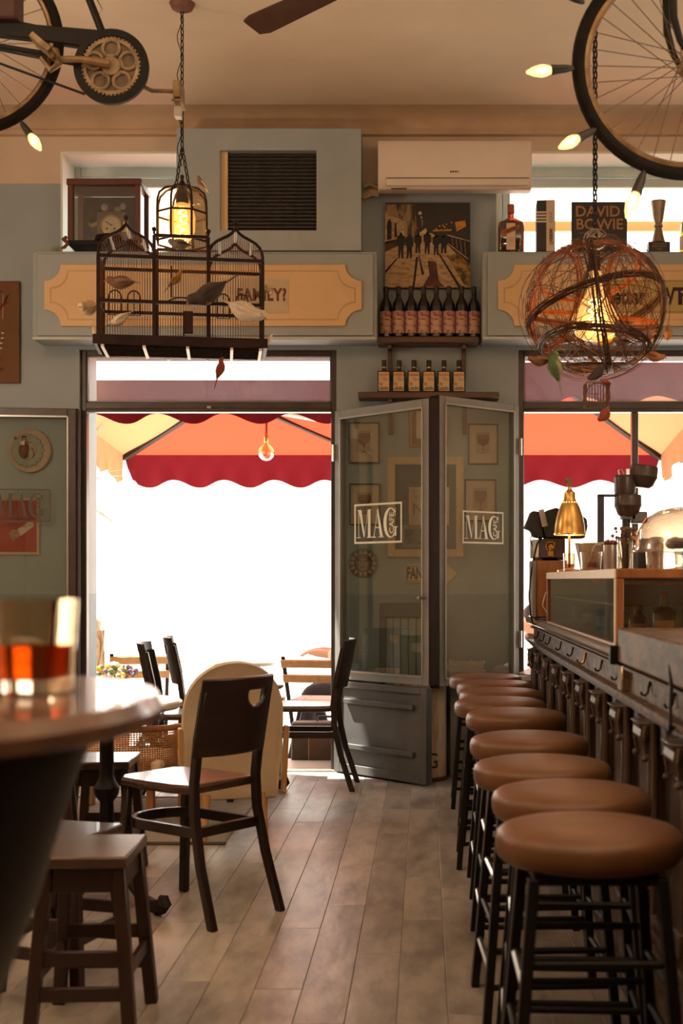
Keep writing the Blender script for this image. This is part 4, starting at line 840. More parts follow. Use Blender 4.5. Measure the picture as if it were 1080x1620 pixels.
bundle((-.27, .22, .95), -.02, 14, 'twig_band'); bundle((.98, -.18, .12), .06, 10, 'twig_band'); bundle((.80, .55, .06), .45, 9, 'twig_band')
bundle((.05, .25, 1), -.62, 12, 'twig_band'); bundle((.0, -.05, 1), -.86, 8, 'twig_band', .002)
RUST = mat('orange_rust_band', (.42, .12, .025), (.24, .06, .015), sc=14, rough=.55)
bundle((.92, .38, -.10), -.62, 6, 'rust_band', .003, .02, RUST, .95); bundle((.1, -.3, .95), -.18, 6, 'rust_band', .0035, .02, RUST, .94); bundle((-.1, .35, .9), .62, 5, 'rust_band', .003, .02, RUST, .95); bundle((.7, -.72, .1), .7, 5, 'rust_band', .003, .02, RUST, .95)
MB().lathe([(.018, .235), (.022, .225), (.022, .16), (.019, .145)], 16).build('socket', mat('socket_dark', (.035, .02, .014), rough=.5), gl)
MB().tube([(-.01, 0, .28), (-.02, .02, .12), (-.025, .02, -.02)], .012, 6).build('inner_stem', mat('stem_dark', (.04, .02, .013), rough=.6), gl)
bp_ = [(.026, .15), (.029, .10), (.036, .06), (.068, .01), (.097, -.045), (.099, -.075), (.08, -.115), (.042, -.135), (0, -.14)]
bl = MB().lathe(bp_, 22).build('bulb', LITGLASS, gl)
b = MB()
for k in range(4):
    a = math.pi/2*k; b.tube([(.018*math.cos(a)+.010*math.cos(t*1.3), .018*math.sin(a)+.010*math.sin(t*1.3), .04-.0072*t) for t in range(21)], .0030, 5)
b.build('filament', FILAMENT, bl)
lamp('globe_bulb_light', (gc.x, YG, gc.z-.06), 7, (1, .55, .2), rad=.07)
zt = ZC-gc.z; b = MB()
for ph in (0, 2.1, 4.2): b.tube([(.0075*math.cos(i*.75+ph), .0075*math.sin(i*.75+ph), .25+(zt-.25)*i/90) for i in range(91)], .0038, 5)
b.build('twisted_cable', BLACK, gl)
MB().lathe([(0, -.04), (.02, -.04), (.05, -.025), (.06, 0)], 18, c=(0, 0, zt)).build('ceiling_cup', MATS['cup_brown'], gl)
b = MB()
for i in range(12): circ((R.gauss(0, 1), R.gauss(0, 1), R.gauss(0, 1)), 0, R.uniform(.03, .055), .0022, b)
k = b.build('top_tangle', STEEL, gl, loc=(0, 0, .285))
def gp(px, py, dy): return Vector(((px-PX)*(YG+dy)/F, YG+dy, H-(py-PY)*(YG+dy)/F))
GG = 'bird figures on the wire globe lamp'
bird('brown bird figure at the lower left of the wire globe', gp(855, 571, -.15), (-.95, -.2, -.12), .115, BROWNB, BROWNB, .25, 1.1, group=GG)
bird('green parrot figure with long pale tail below the wire globe', gp(878, 583, -.18), (-.35, -.1, .95), .15, GREENB, bc('palegreen', (.30, .27, .14)), .55, 1.1, group=GG)
bird('dark finch figure clinging head down under the wire globe', gp(946, 588, -.20), (-.5, -.1, -.75), .11, DKB, DKB, .3, 1.15, group=GG)
bird('small red bird figure beside the dark finch under the globe', gp(957, 604, -.12), (.5, -.3, -.5), .06, REDB, ORB, .3, 1.2, group=GG)
bird('red bird figure hanging lowest, under the little wire cage', gp(957, 655, -.1), (-.4, -.1, -.8), .085, REDB, REDB, .15, 1.5, group=GG)
bird('orange brown bird figure at the lower right of the globe', gp(1033, 564, -.05), (.9, -.2, -.35), .105, ORB, BROWNB, .2, 1.15, group=GG)
bird('small orange bird figure on the right side of the globe', gp(1057, 528, 0), (-.1, -.2, -.9), .07, ORB, ORB, .4, 1.2, group=GG)
bird('grey bird figure lying inside the wire globe', gp(985, 541, -.1), (-.9, -.3, -.05), .10, GREYB, DKB, .4, 1.1, group=GG)
bird('yellow bird figure inside the wire globe near the bulb', gp(958, 541, .05), (.9, -.3, .05), .10, YELB, ORB, .3, 1.2, group=GG)
mc = thing('miniature_cage', 'tiny wire cage hanging under the wire globe lamp', 'cage', gp(943, 643, -.1))
b = MB(); s = .047
for z in (0, .045, .092): b.tube([(-s, -s, z), (s, -s, z), (s, s, z), (-s, s, z)], .0016, 4, closed=True)
for i in range(9):
    v = -s+2*s*i/8
    for y in (-s, s): b.tube([(v, y, 0), (v, y, .092)], .0012, 4, cap=False); b.tube([(y, v, 0), (y, v, .092)], .0012, 4, cap=False)
b.build('bars', WIREMAT, mc)
MB().tube([(-.05*math.cos(t), -.05, .035+.055*math.sin(t)) for t in [i*.35-.6 for i in range(14)]], .0028, 5).build('wire_loop', WIREMAT, mc)
MB().tube([(-s, 0, .092), (-.02, 0, .115), (.02, 0, .13), (.035, 0, .16)], .0016, 4).build('hanger', WIREMAT, mc)
# ---------------------------------------------------------------- bicycles under the ceiling
def wheel(par, c, r, n=28, tr=.019):
    b = MB().tube([(c[0]+r*math.cos(a), c[1], c[2]+r*math.sin(a)) for a in [2*math.pi*k/64 for k in range(64)]], tr, 10, closed=True); b.build('tyre', RUBBER, par)
    MB().tube([(c[0]+(r-.024)*math.cos(a), c[1], c[2]+(r-.024)*math.sin(a)) for a in [2*math.pi*k/64 for k in range(64)]], .0125, 8, closed=True).build('rim', OLDMETAL, par)
    f0 = None
    for k in range(n):
        a = 2*math.pi*k/n; s = 1 if k % 2 else -1; o = .5*(1 if (k//2) % 2 else -1)
        MB().tube([(c[0]+.02*math.cos(a+o*2.4), c[1]+s*.03, c[2]+.02*math.sin(a+o*2.4)), (c[0]+(r-.03)*math.cos(a), c[1], c[2]+(r-.03)*math.sin(a))], .0014, 4, cap=False).build('spoke', mat('dull_spoke', (.16, .10, .06), rough=.5, metal=.5), par)
    MB().lathe([(.012, -.05), (.012, -.035), (.024, -.032), (.024, -.028), (.013, -.024), (.013, .024), (.024, .028), (.024, .032), (.012, .035), (.012, .05)], 12, MT(c, rx=math.pi/2)).build('hub', OLDMETAL, par)
YB = 4.7; SB = F/YB
bk = thing('hanging_bicycle', 'old black bicycle hanging under the ceiling, chainring and crank towards the room', 'bicycle', (0, YB, 0))
def bp2(px, py, dy=0): return Vector(((px-PX)*YB/F, dy, H-(py-PY)*YB/F))
wc = bp2(-45, 68); wheel(bk, wc, .325)
cr = bp2(180, 112, -.03)
chp = [(-.115, .0)]
CG = mat('chainring_metal', (.42, .30, .17), (.22, .15, .085), sc=20, rough=.55, metal=.15)
b = MB().lathe([(.112, -.012), (.137, -.010), (.139, .012), (.112, .014)], 40, MT(cr, rx=math.pi/2), cap=False); b.build('chain_guard_ring', BLACK, bk)
MB().lathe([(0, .002), (.112, .002), (.112, .006), (0, .006)], 40, MT(cr, rx=math.pi/2)).build('guard_disc', mat('guard_disc_dark', (.20, .135, .08), (.10, .07, .045), sc=20, rough=.6), bk)
ring = MB().lathe([(.092, .008), (.104, .008), (.104, .014), (.092, .014), (.092, .008)], 40, MT(cr, rx=math.pi/2), cap=False)
for k in range(44):
    a = 2*math.pi*k/44; c_ = cr+Vector((.106*math.cos(a), -.011, .106*math.sin(a))); ring.bx(-.003, .003, -.003, .003, -.0035, .0035, MT(c_, ry=-a))
for k in range(5):
    a = 2*math.pi*(k+.25)/5; c_ = cr+Vector((.066*math.cos(a), -.011, .066*math.sin(a)))
    ring.tube([c_+Vector((.031*math.cos(t), 0, .031*math.sin(t))) for t in [2*math.pi*i/16 for i in range(16)]], .006, 6, closed=True)
    ring.bar(cr+Vector((.03*math.cos(a), -.011, .03*math.sin(a))), cr+Vector((.045*math.cos(a), -.011, .045*math.sin(a))), .02, .006, up=(0, 1, 0))
ring.lathe([(0, .006), (.036, .006), (.034, .018), (0, .02)], 20, MT(cr, rx=math.pi/2))
ring.build('chainring', CG, bk)
MB().tube([cr+Vector((0, -.03, 0)), cr+Vector((-.10, -.045, .012)), bp2(92, 104, -.06)], [.016, .012, .011], 8).build('crank_arm', mat('crank_gold', (.34, .21, .10), (.20, .12, .06), sc=10, rough=.5, metal=.3), bk)
pd = MB().bx(-.045, .045, -.05, .05, -.012, .012, MT(bp2(82, 92, -.10), ry=.7)); pd.build('pedal', OLDMETAL, bk, bevel=.003)
MB().tube([cr+Vector((0, .05, 0)), bp2(235, 134, .06), bp2(272, 135, .06)], .008, 8).build('crank_arm', OLDMETAL, bk)
MB().bx(-.014, .014, -.045, .045, -.035, .03, MT(bp2(277, 135, .07))).bx(-.018, .018, -.05, .05, -.012, .0, MT(bp2(277, 152, .07))).build('pedal', OLDMETAL, bk, bevel=.003)
MB().bx(-.012, .012, -.02, .02, -.02, .014, MT(bp2(276, 167, .07))).build('pedal_reflector', mat('pale_reflector', (.55, .5, .42), rough=.3), bk)
pr = [bp2(-40, 22), bp2(60, 42), bp2(180, 52), bp2(225, 78), bp2(200, 92), bp2(125, 76), bp2(60, 66), bp2(-40, 54)]
MB().prism([(p.x, p.z) for p in pr], .035, MT((0, -.02, 0))).build('chain_case', BLACK, bk, bevel=.004)
MB().tube([bp2(165, 60, 0), bp2(140, -4, 0), bp2(110, -80, 0)], .0145, 10).build('seat_tube', BLACK, bk)
MB().tube([cr+Vector((0, .03, 0)), bp2(90, 92, .02), bp2(-50, 62, .03)], .010, 8).tube([bp2(85, 92, -.03), bp2(-50, 70, -.03)], .010, 8).build('chainstay', BLACK, bk)
MB().tube([bp2(75, 84, -.05), bp2(95, 92, -.06), bp2(100, 112, -.06), bp2(88, 120, -.055), bp2(72, 100, -.05)], [.012, .016, .014, .012, .010], 8).build('bracket_fitting', OLDMETAL, bk)
b = MB(); A_, B_ = bp2(135, 153, -.03), bp2(-45, 88, -.03)
for i in range(46):
    c_ = A_.lerp(B_, i/45); b.bx(-.006, .006, -.003, .003, -.004, .004, MT(c_, ry=math.atan2(A_.z-B_.z, A_.x-B_.x)*-1))
b.tube([A_, B_], .0025, 5); o = b.build('chain', BLACK, bk); o['kind'] = 'stuff'
MB().tube([bp2(152, -4, .0), bp2(162, 14, 0), bp2(155, 26, 0)], .003, 5).build('cable', STEEL, bk)
MB().bx(-.10, .075, -.05, .05, -.06, .12, MT(bp2(0, 12))).build('saddle_bag', mat('bag_brown', (.085, .035, .025), rough=.7), bk, bevel=.01, seg=2)
MB().tube([bp2(-40, 40, 0), bp2(-60, -120, 0)], .012, 8).build('seatstay', BLACK, bk)
for px in (-48, 118): MB().tube([bp2(px, 60 if px < 0 else -60, 0), Vector((bp2(px, 0).x, 0, ZC))], .003, 5).build('hanging_wire', BLACK, bk)
MB().tube([bp2(150, 30, 0), bp2(60, 10, 0), bp2(-55, 64, 0)], .004, 5).build('brake_cable', BLACK, bk) if False else None
YR = 3.77; SR = F/YR
rb = thing('hanging_bicycle', 'front half of a black bicycle hanging upper right, its large wheel in view', 'bicycle', (0, YR, 0))
def rp(px, py, dy=0): return Vector(((px-PX)*YR/F, dy, H-(py-PY)*YR/F))
RC = rp(1086, 104); wheel(rb, RC, 172/SR, 36, .019)
for s in (-1, 1): MB().tube([RC+Vector((0, s*.05, 0)), rp(1070, 75, s*.05), rp(1060, 40, s*.05), rp(1058, -20, s*.045), rp(1066, -120, s*.03)], [.008, .010, .012, .013, .013], 8).build('fork_blade', BLACK, rb)
MB().tube([rp(1066, -120, 0), Vector((rp(1070, 0).x, 0, ZC))], .012, 8).build('steerer_tube', BLACK, rb)
# string light bulbs tied round the wheels
def sbulb(label, base, tip, lit, group='string light bulbs around the hanging bicycle parts', k=1.0):
    base = Vector(base); d = (Vector(tip)-base).normalized(); q = d.to_track_quat('Z', 'Y')
    t = thing('string_light_bulb', label, 'light bulb', base, group=group, rot=q.to_euler())
    MB().lathe([(.004*k, 0), (.009*k, .008*k), (.013*k, .03*k), (.0145*k, .055*k), (.0165*k, .068*k), (.0165*k, .076*k)], 12).build('socket', BLKPL, t)
    MB().lathe([(.012*k, .076*k), (.018*k, .092*k), (.020*k, .108*k), (.014*k, .135*k), (.005*k, .155*k), (0, .158*k)], 14).build('bulb', LITSMALL if lit else glass('clear_bulb', (.95, .92, .85), .06, .7), t)
    if lit: MB().tube([(.007*math.cos(i*1.6)*k, .007*math.sin(i*1.6)*k, (.085+.006*i)*k) for i in range(7)], .005*k, 6).build('filament', BULBSMALL if lit == 1 else FILAMENT, t)
sbulb('lit clear candle bulb pointing left from the right wheel', rp(906, 114, -.03), rp(840, 122, -.04), 2, k=.92)
sbulb('lit bulb at the lower left of the right wheel', rp(940, 210, -.03), rp(898, 236, -.06), 2, k=.9)
sbulb('bulb pointing down below the right wheel, glowing against the bright window', rp(1017, 274, -.02), rp(990, 345, -.05), 2, k=1.05)
sbulb('lit bulb at the top edge above the right wheel', rp(922, 12, -.03), rp(882, -3, -.05), 2, k=.9)
sbulb('lit bulb hanging from the left bicycle tyre', bp2(36, 196, -.02)+Vector((0, YB, 0)), bp2(66, 238, -.05)+Vector((0, YB, 0)), 2, k=.95)
for t in list(bpy.data.objects):
    if t.name.startswith('string_light_bulb') and 'left bicycle' not in t['label']: t.location.y += YR
# ---------------------------------------------------------------- ceiling fan
fn = thing('ceiling_fan', 'dark wooden ceiling fan, one blade reaching into view', 'fan', (-.13, 4.95, 3.56))
MB().lathe([(0, -.07), (.05, -.065), (.10, -.03), (.11, .02), (.08, .06), (.03, .08), (.02, .09)], 24).build('motor', BLACK, fn)
MB().lathe([(.014, .08), (.014, .34), (.06, .345), (.07, .36)], 14).build('rod', BLACK, fn)
for k in range(3):
    a = math.radians(137+120*k); M = MT((0, 0, 0), rz=a)
    b = MB(); pl = [(.16, -.045), (.80, -.062), (.855, -.045), (.85, .05), (.80, .062), (.16, .045)]; n = 6
    tz = lambda y: .0+.25*y
    b.add([(x, y, tz(y)) for x, y in pl]+[(x, y, tz(y)+.010) for x, y in pl], [tuple(range(n-1, -1, -1)), tuple(range(n, 2*n))]+[(i, (i+1) % n, n+(i+1) % n, n+i) for i in range(n)], M)
    o = b.build('blade', mat('fan_blade_wood', (.085, .042, .026), (.055, .027, .018), sc=5, st=(1, 1, 1), rough=.85, spec=.1), fn, bevel=.002)
    MB().bar(M @ Vector((.09, 0, 0)), M @ Vector((.24, 0, 0)), .03, .008).build('blade_arm', BLACK, fn)
# ---------------------------------------------------------------- bar counter
br = thing('bar_counter', 'long aged dark wood bar counter with hooks and pilasters, on the right', 'bar counter', (0, 0, 0))
XF = .60; YE, YM, YN = 6.93, 3.74, .55            # front plane, far end, step in height, near end
MB().bx(XF+.03, 1.22, YN, YE, 0, .925).build('carcass', BARDARK, br, bevel=.003)
MB().bx(.58, 1.25, YM, YE+.02, .925, .950).build('counter_top', BARDARK, br, bevel=.004)
MB().tube([(.578, YM+.02, .931), (.578, YE+.02, .931)], .0215, 14).build('front_rail', mat('shiny_rail', (.24, .17, .12), (.13, .09, .065), sc=6, st=(3, .5, 3), rough=.25, coat=.3), br)
MB().bx(.548, .60, YM-.012, YM+.02, .90, .955).build('rail_end', BLACK, br, bevel=.003)
NT = mat('mottled_bar_slab', (.155, .092, .058), (.04, .027, .02), sc=11, st=(1.5, .8, 2), rough=.5, bump=.3, spec=.25, lo=.38, hi=.62)
MB().bx(.57, 1.25, YN, YM-.012, .905, 1.008).build('raised_slab', NT, br, bevel=.007, seg=2)
b = MB()
for (x0, z0, z1) in ((.585, .900, .907), (.580, .888, .897)): b.bx(x0, XF+.03, YN, YE, z0, z1)
b.build('upper_moulding', BARPALE, br, bevel=.002)
MB().bx(XF, XF+.035, YN, YE, .822, .888).build('frieze', BARPALE, br)
b = MB(); b.bx(.568, XF+.03, YN, YE, .806, .822).bx(.578, XF+.03, YN, YE, .795, .806).bx(.588, XF+.03, YN, YE, .783, .795); b.build('lower_moulding', BARPALE, br, bevel=.002)
MB().bx(.575, XF+.01, YM-.05, YM+.03, .822, .90).build('metal_plate', mat('bright_plate', (.6, .52, .42), (.4, .33, .26), sc=8, rough=.18, metal=.9), br, bevel=.004)
b = MB(); b.bx(.552, XF+.03, YN, YE, 0, .05).bx(.558, XF+.03, YN, YE, .05, .235).bx(.548, XF+.03, YN, YE, .235, .262).bx(.558, XF+.03, YN, YE, .262, .285).bx(.575, XF+.03, YN, YE, .285, .30)
b.build('plinth', BARPALE, br, bevel=.003)
P0 = None; parts = []
k = 0; y = 6.74
while y > .8:
    if P0 is None:
        m = MB(); m.bx(.572, XF+.031, -.055, .055, .30, .70).bx(.564, XF+.03, -.060, .060, .30, .36); P = m.build('pilaster', BARWOOD, br, bevel=.003)
        m = MB(); m.prism([(.60, .70), (.572, .70), (.566, .725), (.552, .745), (.556, .768), (.545, .783), (.60, .783)], 0.12, MT((0, -.06, 0))); CP = m.build('capital', BARWOOD, br, bevel=.003)
        DRPS = [MB().tube([(.566, q, .775), (.560, q, .735), (.566, q, .70)], [.008, .006, .004], 6).ball((.563, q, .692), .010, 8).build('carved_drop', BARPALE, br) for q in (-.068, .068)]
        COLS = [MB().tube([(.585, q, .30), (.585, q, .785)], .011, 8).build('colonnette', BARWOOD, br) for q in (-.082, .082)]
        m = MB(); m.bx(.606, XF+.035, .115, .315, .34, .75).bx(.614, XF+.036, .10, .33, .32, .77); PN = m.build('panel', BARDARK, br, bevel=.004)
        P0 = [P, CP, PN]+DRPS+COLS; objs = P0
    else:
        objs = [o.copy() for o in P0]
        for o in objs: COL.objects.link(o)
    for o in objs: o.location = (0, y, 0)
    y -= .43; k += 1
HK = None; HB = None
for i, y in enumerate((6.62, 6.30, 6.0, 5.52, 5.08, 4.68, 4.25, 3.88, 3.35, 3.02, 2.6)):
    if HK is None:
        HK = MB().tube([(.598, 0, .880), (.594, 0, .862), (.592, 0, .850), (.585, 0, .843), (.577, 0, .845), (.573, 0, .853)], .0036, 6).build('hook', BLACK, br); o = HK
    elif i == 5: o = MB().tube([(.598, 0, .888), (.594, 0, .862), (.590, 0, .846), (.580, 0, .839), (.568, 0, .843), (.563, 0, .854)], .005, 8).build('hook', BRASS, br); o['label'] = 'brass hook'
    else: o = HK.copy(); COL.objects.link(o)
    o.location = (0, y, 0)
HK2 = MB().tube([(.572, 2.95, .95), (.566, 2.90, .90), (.55, 2.83, .86), (.545, 2.80, .83), (.552, 2.84, .81), (.57, 2.88, .815)], .0045, 8).build('hook', BLACK, br)
# ---------------------------------------------------------------- glass display case on the counter
dc = thing('bar_display_case', 'long wood framed glass display case on the bar counter', 'display case', (0, 0, .951))
X0, X1, Y0, Y1, HH = .567, 1.22, 3.76, 5.86, .232
b = MB(); w2 = .026
MB().bx(X0, X1, Y0, Y1, HH-.030, HH).build('top_board', OAK, dc, bevel=.003)
MB().bx(X0-.002, X0+.004, Y0, Y1, HH-.029, HH-.001).build('edge_strip', mat('pale_edge', (.72, .55, .36), (.62, .46, .30), sc=5, rough=.4), dc)
for x in (X0, X1-w2):
    for y, ww in ((Y0, w2), (Y1-w2, w2)): MB().bx(x, x+w2, y, y+ww, 0, HH-.03).build('post', OAK, dc, bevel=.002)
MB().bx(X0-.002, X0+.003, Y0-.001, Y0+.012, 0, HH-.03).build('edge_strip', MATS['pale_edge'], dc)
MB().bx(X0, X1, Y0, Y1, 0, .008).build('base_board', OAK, dc)
CG2 = glass('case_glass', (.80, .86, .80), .10, .7, .03, dust_haze=.015, dc=(.50, .55, .48), dsc=6)
MB().bx(X0+.008, X0+.012, Y0+w2, Y1-w2, .008, HH-.03).build('side_pane', CG2, dc)
MB().bx(X0+w2, X1-w2, Y0+.008, Y0+.012, .008, HH-.03).build('end_pane', glass('case_end_glass', (.80, .72, .62), .06, .5), dc)
MB().bx(X0+.03, X1-.03, Y0+.10, Y1-.05, .118, .123).build('glass_shelf', glass('shelf_glass', (.85, .9, .8), .15, .9), dc)
MB().bx(X0+.028, X0+.032, Y0+.10, Y1-.05, .117, .1235).build('shelf_edge', mat('shelf_edge_yellow', (.62, .55, .28), rough=.3), dc)
MB().bx(X0+.34, X1-.03, Y0+.09, Y1-.04, .008, HH-.035).build('inner_back', mat('case_inner', (.035, .026, .02), (.018, .013, .01), sc=9, rough=.6), dc)
MB().bx(X0+w2, X1-w2, Y1-.02, Y1-.008, .008, HH-.03).build('far_end_panel', OAK, dc)
b = MB()
for i in range(44): b.bx(X0+.325, X0+.34, Y0+.30+.040*i, Y0+.322+.040*i, .010, .112)
b.build('reflection_ribs', mat('reflected_stripes', (.62, .68, .60), (.50, .56, .48), sc=8, rough=.4), dc)['kind'] = 'stuff'  # striped reflections of the side glass modelled as pale ribs
MB().tube([(X0+w2, Y0+.03, HH-.042), (X1-w2, Y0+.03, HH-.042)], .007, 8).build('light_rail', STEEL, dc)
def tumbler(label, loc, r=.04, h=.085, fill=0, group=None, name='drinking_glass', tm=None):
    t = thing(name, label, 'glass', loc, group=group)
    MB().lathe([(0, 0), (r*.86, 0), (r*.88, .004), (r, h), (r-.0025, h), (r*.83, .014), (0, .012)], 24).build('glass', tm or TUMBLER, t)
    if fill: MB().lathe([(0, .0135), (r*.81, .0145), (r*.86, fill), (0, fill)], 20).build('drink', DRINK, t)
    return t
BG = [glass('case_bottle_a', (.25, .30, .10), .12, .6, .06), glass('case_bottle_b', (.4, .16, .04), .12, .6, .06)]
i = 0
for y in (4.02, 4.22, 4.42, 4.62, 4.82, 5.02, 5.22, 5.42, 5.62):
    if i % 3 == 2: tumbler(f'upturned glass inside the bar display case, {ordn[i//3]} of the three tumblers', (X0+.12, y, .960), .032, .075, group='things inside the bar display case')
    else:
        t = thing('small_bottle', f'small bottle inside the bar display case, {["nearest", "second", "third", "fourth", "fifth", "farthest"][i-i//3]} of its row', 'bottle', (X0+.11+.04*(i % 2), y, .960), group='things inside the bar display case')
        MB().lathe([(.024, 0), (.026, .004), (.026, .06), (.01, .08), (.009, .10)], 14).build('glass', BG[i % 2], t)
        MB().lathe([(.011, .094), (.011, .106), (0, .108)], 10).build('cap', BLKPL if i % 2 else BRASS, t)
        sleeve(t, 'label', PALEPAPER, .0265, .012, .05, -230, -20)
    i += 1
t = thing('green_bottle', 'dark green bottle with yellow label just inside the case end pane', 'bottle', (.74, 3.90, .960))
MB().lathe([(.034, 0), (.036, .005), (.036, .085), (.014, .11), (.012, .15)], 16).build('glass', BG[0], t); sleeve(t, 'label', mat('yellow_label', (.55, .35, .08), rough=.8), .0366, .02, .065, -150, -40); MB().lathe([(.013, .14), (.013, .155), (0, .157)], 10).build('cap', mat('orange_cap', (.42, .11, .02)), t)
tumbler('glass mug inside the case near its end pane', (.99, 3.93, .960), .04, .11, .05)
ZT = .951+HH+.001
# ---------------------------------------------------------------- things on top of the case
lm = thing('brass_lamp', 'brass table lamp with bell shaped shade on the bar display case', 'lamp', (.632, 5.5, ZT))
MB().lathe([(0, 0), (.055, 0), (.055, .008), (.02, .014), (.008, .018)], 24).build('base', BRASS, lm)
MB().tube([(0, .015, .012), (0, .015, .41)], .0055, 10).build('pole', BRASS, lm)
MB().lathe([(.069, .165), (.0675, .168), (.064, .205), (.056, .245), (.044, .282), (.034, .302), (.026, .315), (.024, .345), (.014, .352), (.009, .362), (.009, .37)], 30, cap=False).build('shade', BRASS, lm)
MB().lathe([(.0675, .168), (.062, .205), (.054, .245), (.042, .280), (.0, .30)], 30, cap=False).build('shade_lining', mat('lamp_lining', (.85, .72, .45), rough=.4), lm)
MB().lathe([(.070, .160), (.071, .164), (.070, .168), (.067, .166)], 30, cap=False).build('rim', mat('bright_brass', (.85, .62, .25), rough=.2, metal=.9), lm)
b = MB()
for k in range(18):
    a = 2*math.pi*k/18; b.ball((.0345*math.cos(a), .0345*math.sin(a), .302), .0032, 6)
b.build('vent_holes', emis('lamp_vent', (1, .62, .16), 2.2), lm)
MB().bx(-.010, .010, .002, .02, .37, .41).tube([(-.025, .01, .392), (.012, .01, .392)], .005, 8).build('swivel', mat('old_brass', (.22, .12, .06), rough=.4, metal=.7), lm)
MB().ball((0, 0, .215), .024, 12).build('bulb', BULBSMALL, lm)
lamp('brass_lamp_light', (.632, 5.5, ZT+.175), 1.5, (1, .68, .32), rad=.02)
tumbler('small glass with a straw on the case, left of the tumbler', (.598, 5.22, ZT), .026, .075, .03)
t = tumbler('amber lit tumbler with a straw standing on the display case', (.672, 5.10, ZT), .045, .078, .035)
MB().tube([(-.02, 0, .015), (.012, 0, .10), (.02, 0, .108), (.04, -.01, .106)], .003, 6).build('straw', mat('straw', (.6, .5, .4), rough=.4), t)
tumbler('clear low glass in front of the grey bucket', (.765, 5.15, ZT), .036, .06)
bu = thing('ice_bucket', 'grey flared square bucket on the display case behind the glasses', 'bucket', (.765, 5.66, ZT))
pr = [(.062, 0), (.088, .128), (.085, .128), (.059, .006)]
b = MB(); n = 16; vs = []
for r, z in pr:
    for a, c in sq(r, 16, 6): vs.append((a, c*.7, z))
b.add(vs, [(i*16+j, i*16+(j+1) % 16, (i+1)*16+(j+1) % 16, (i+1)*16+j) for i in range(3) for j in range(16)]+[tuple(range(15, -1, -1)), tuple(range(48, 64))]).build('body', mat('grey_bucket', (.12, .085, .065), rough=.45), bu)
MB().tube([(a*1.0, c*.7, .128) for a, c in sq(.088, 20, 6)], .003, 6, closed=True).build('rim', STEEL, bu)
# coffee grinder tower with dark bowls
YK = 5.62; SK = F/YK
kx = lambda px: (px-PX)/SK
kz = lambda py: H+(PY-py)/SK
gs = thing('bowl_tower', 'tower of dark rounded hoppers on a black stand, on the bar', 'coffee grinder', (kx(990), YK, ZT))
DKB_ = mat('dark_hopper', (.055, .036, .030), (.04, .026, .022), sc=9, rough=.35)
g0, gz0 = kx(990), ZT
def hop(px, py0, py1, wpx, nm, tilt=0, prof=None):
    w_ = wpx/2/SK; h_ = (py1-py0)/SK; M = MT((kx(px)-g0, 0, kz(py1)-gz0), ry=tilt)
    MB().lathe(prof and [(r*w_, z*h_) for r, z in prof] or [(.0, 0), (.5*w_, 0), (.75*w_, .12*h_), (.92*w_, .42*h_), (.97*w_, .48*h_), (1.0*w_, .52*h_), (.97*w_, .56*h_), (.96*w_, .95*h_), (.9*w_, 1.0*h_), (0, h_)], 28, M).build(nm, DKB_, gs)
hop(993, 783, 818, 44, 'lower_hopper'); hop(1015, 737, 772, 46, 'upper_hopper', .12)
hop(988, 752, 784, 34, 'middle_hopper', 0, [(0, 0), (.9, 0), (1, .2), (1, .9), (.85, 1), (0, 1)])
MB().bx(-.02, .035, -.03, .05, kz(818)-gz0-.01, kz(760)-gz0).build('neck_block', DKB_, gs)
MB().bx(.02, .09, -.03, .03, kz(828)-gz0, kz(810)-gz0).build('side_block', DKB_, gs, bevel=.004)
MB().bx(kx(945)-g0, kx(955)-g0, -.01, .02, 0, kz(783)-gz0).bx(kx(945)-g0, kx(974)-g0, -.01, .02, kz(786)-gz0, kz(782)-gz0).build('black_arm', BLKPL, gs, bevel=.002)
MB().lathe([(.05, 0), (.05, .01), (.018, .02), (.018, kz(818)-gz0)], 20).build('stand', BLKPL, gs)
MB().tube([(-.03, 0, kz(752)-gz0), (-.035, 0, kz(744)-gz0), (-.02, 0, kz(742)-gz0), (-.01, 0, kz(750)-gz0)], .003, 5).bx(.0, .014, -.01, .01, kz(752)-gz0, kz(742)-gz0).build('top_fittings', STEEL, gs)
# dried flowers in a glass cylinder
fv = thing('flower_vase', 'tall glass cylinder of dried brown flowers beside the cake dome', 'vase', (.80, 5.05, ZT))
MB().lathe([(0, 0), (.032, 0), (.032, .13), (.0295, .13), (.0295, .006), (0, .006)], 20).build('glass', TUMBLER, fv)
b = MB()
for i in range(60):
    a = R.uniform(0, 6.28); r = R.uniform(0, .05); z = R.uniform(.12, .175); b.tube([(r*.25*math.cos(a), r*.25*math.sin(a), .01), (r*math.cos(a), r*math.sin(a), z)], .0012, 4); b.ball((r*math.cos(a), r*math.sin(a), z), R.uniform(.004, .009), 6)
o = b.build('dried_stems', mat('dried_flowers', (.20, .11, .05), (.08, .05, .03), sc=60, rough=.8), fv); o['kind'] = 'stuff'
MB().ball((.045, -.02, .148), .012, 8).ball((.03, -.025, .13), .010, 8).build('orange_blooms', mat('orange_bloom', (.6, .22, .03), rough=.6), fv)
for i, (x, y, h) in enumerate(((.735, 5.0, .115), (.862, 4.95, .12), (.90, 4.9, .125))):
    t = thing('metal_canister', ['bright steel canister left of the dried flowers', 'dark canister right of the dried flowers', 'tall steel canister behind the cake stand'][i], 'canister', (x, y, ZT))
    MB().lathe([(0, 0), (.026, 0), (.027, .004), (.027, h), (.022, h+.006), (0, h+.008)], 20).build('body', (STEEL, BLKPL, STEEL)[i], t)
    MB().lathe([(.0275, h-.012), (.0285, h-.006), (.0275, h)], 20).build('band', BRASS if i == 1 else BLKPL, t)
MB().ball((-.012, -.02, .118), .008, 8).ball((.006, -.024, .116), .008, 8).build('red_tops', mat('red_plastic', (.6, .03, .02), rough=.4), bpy.data.objects['metal_canister'])
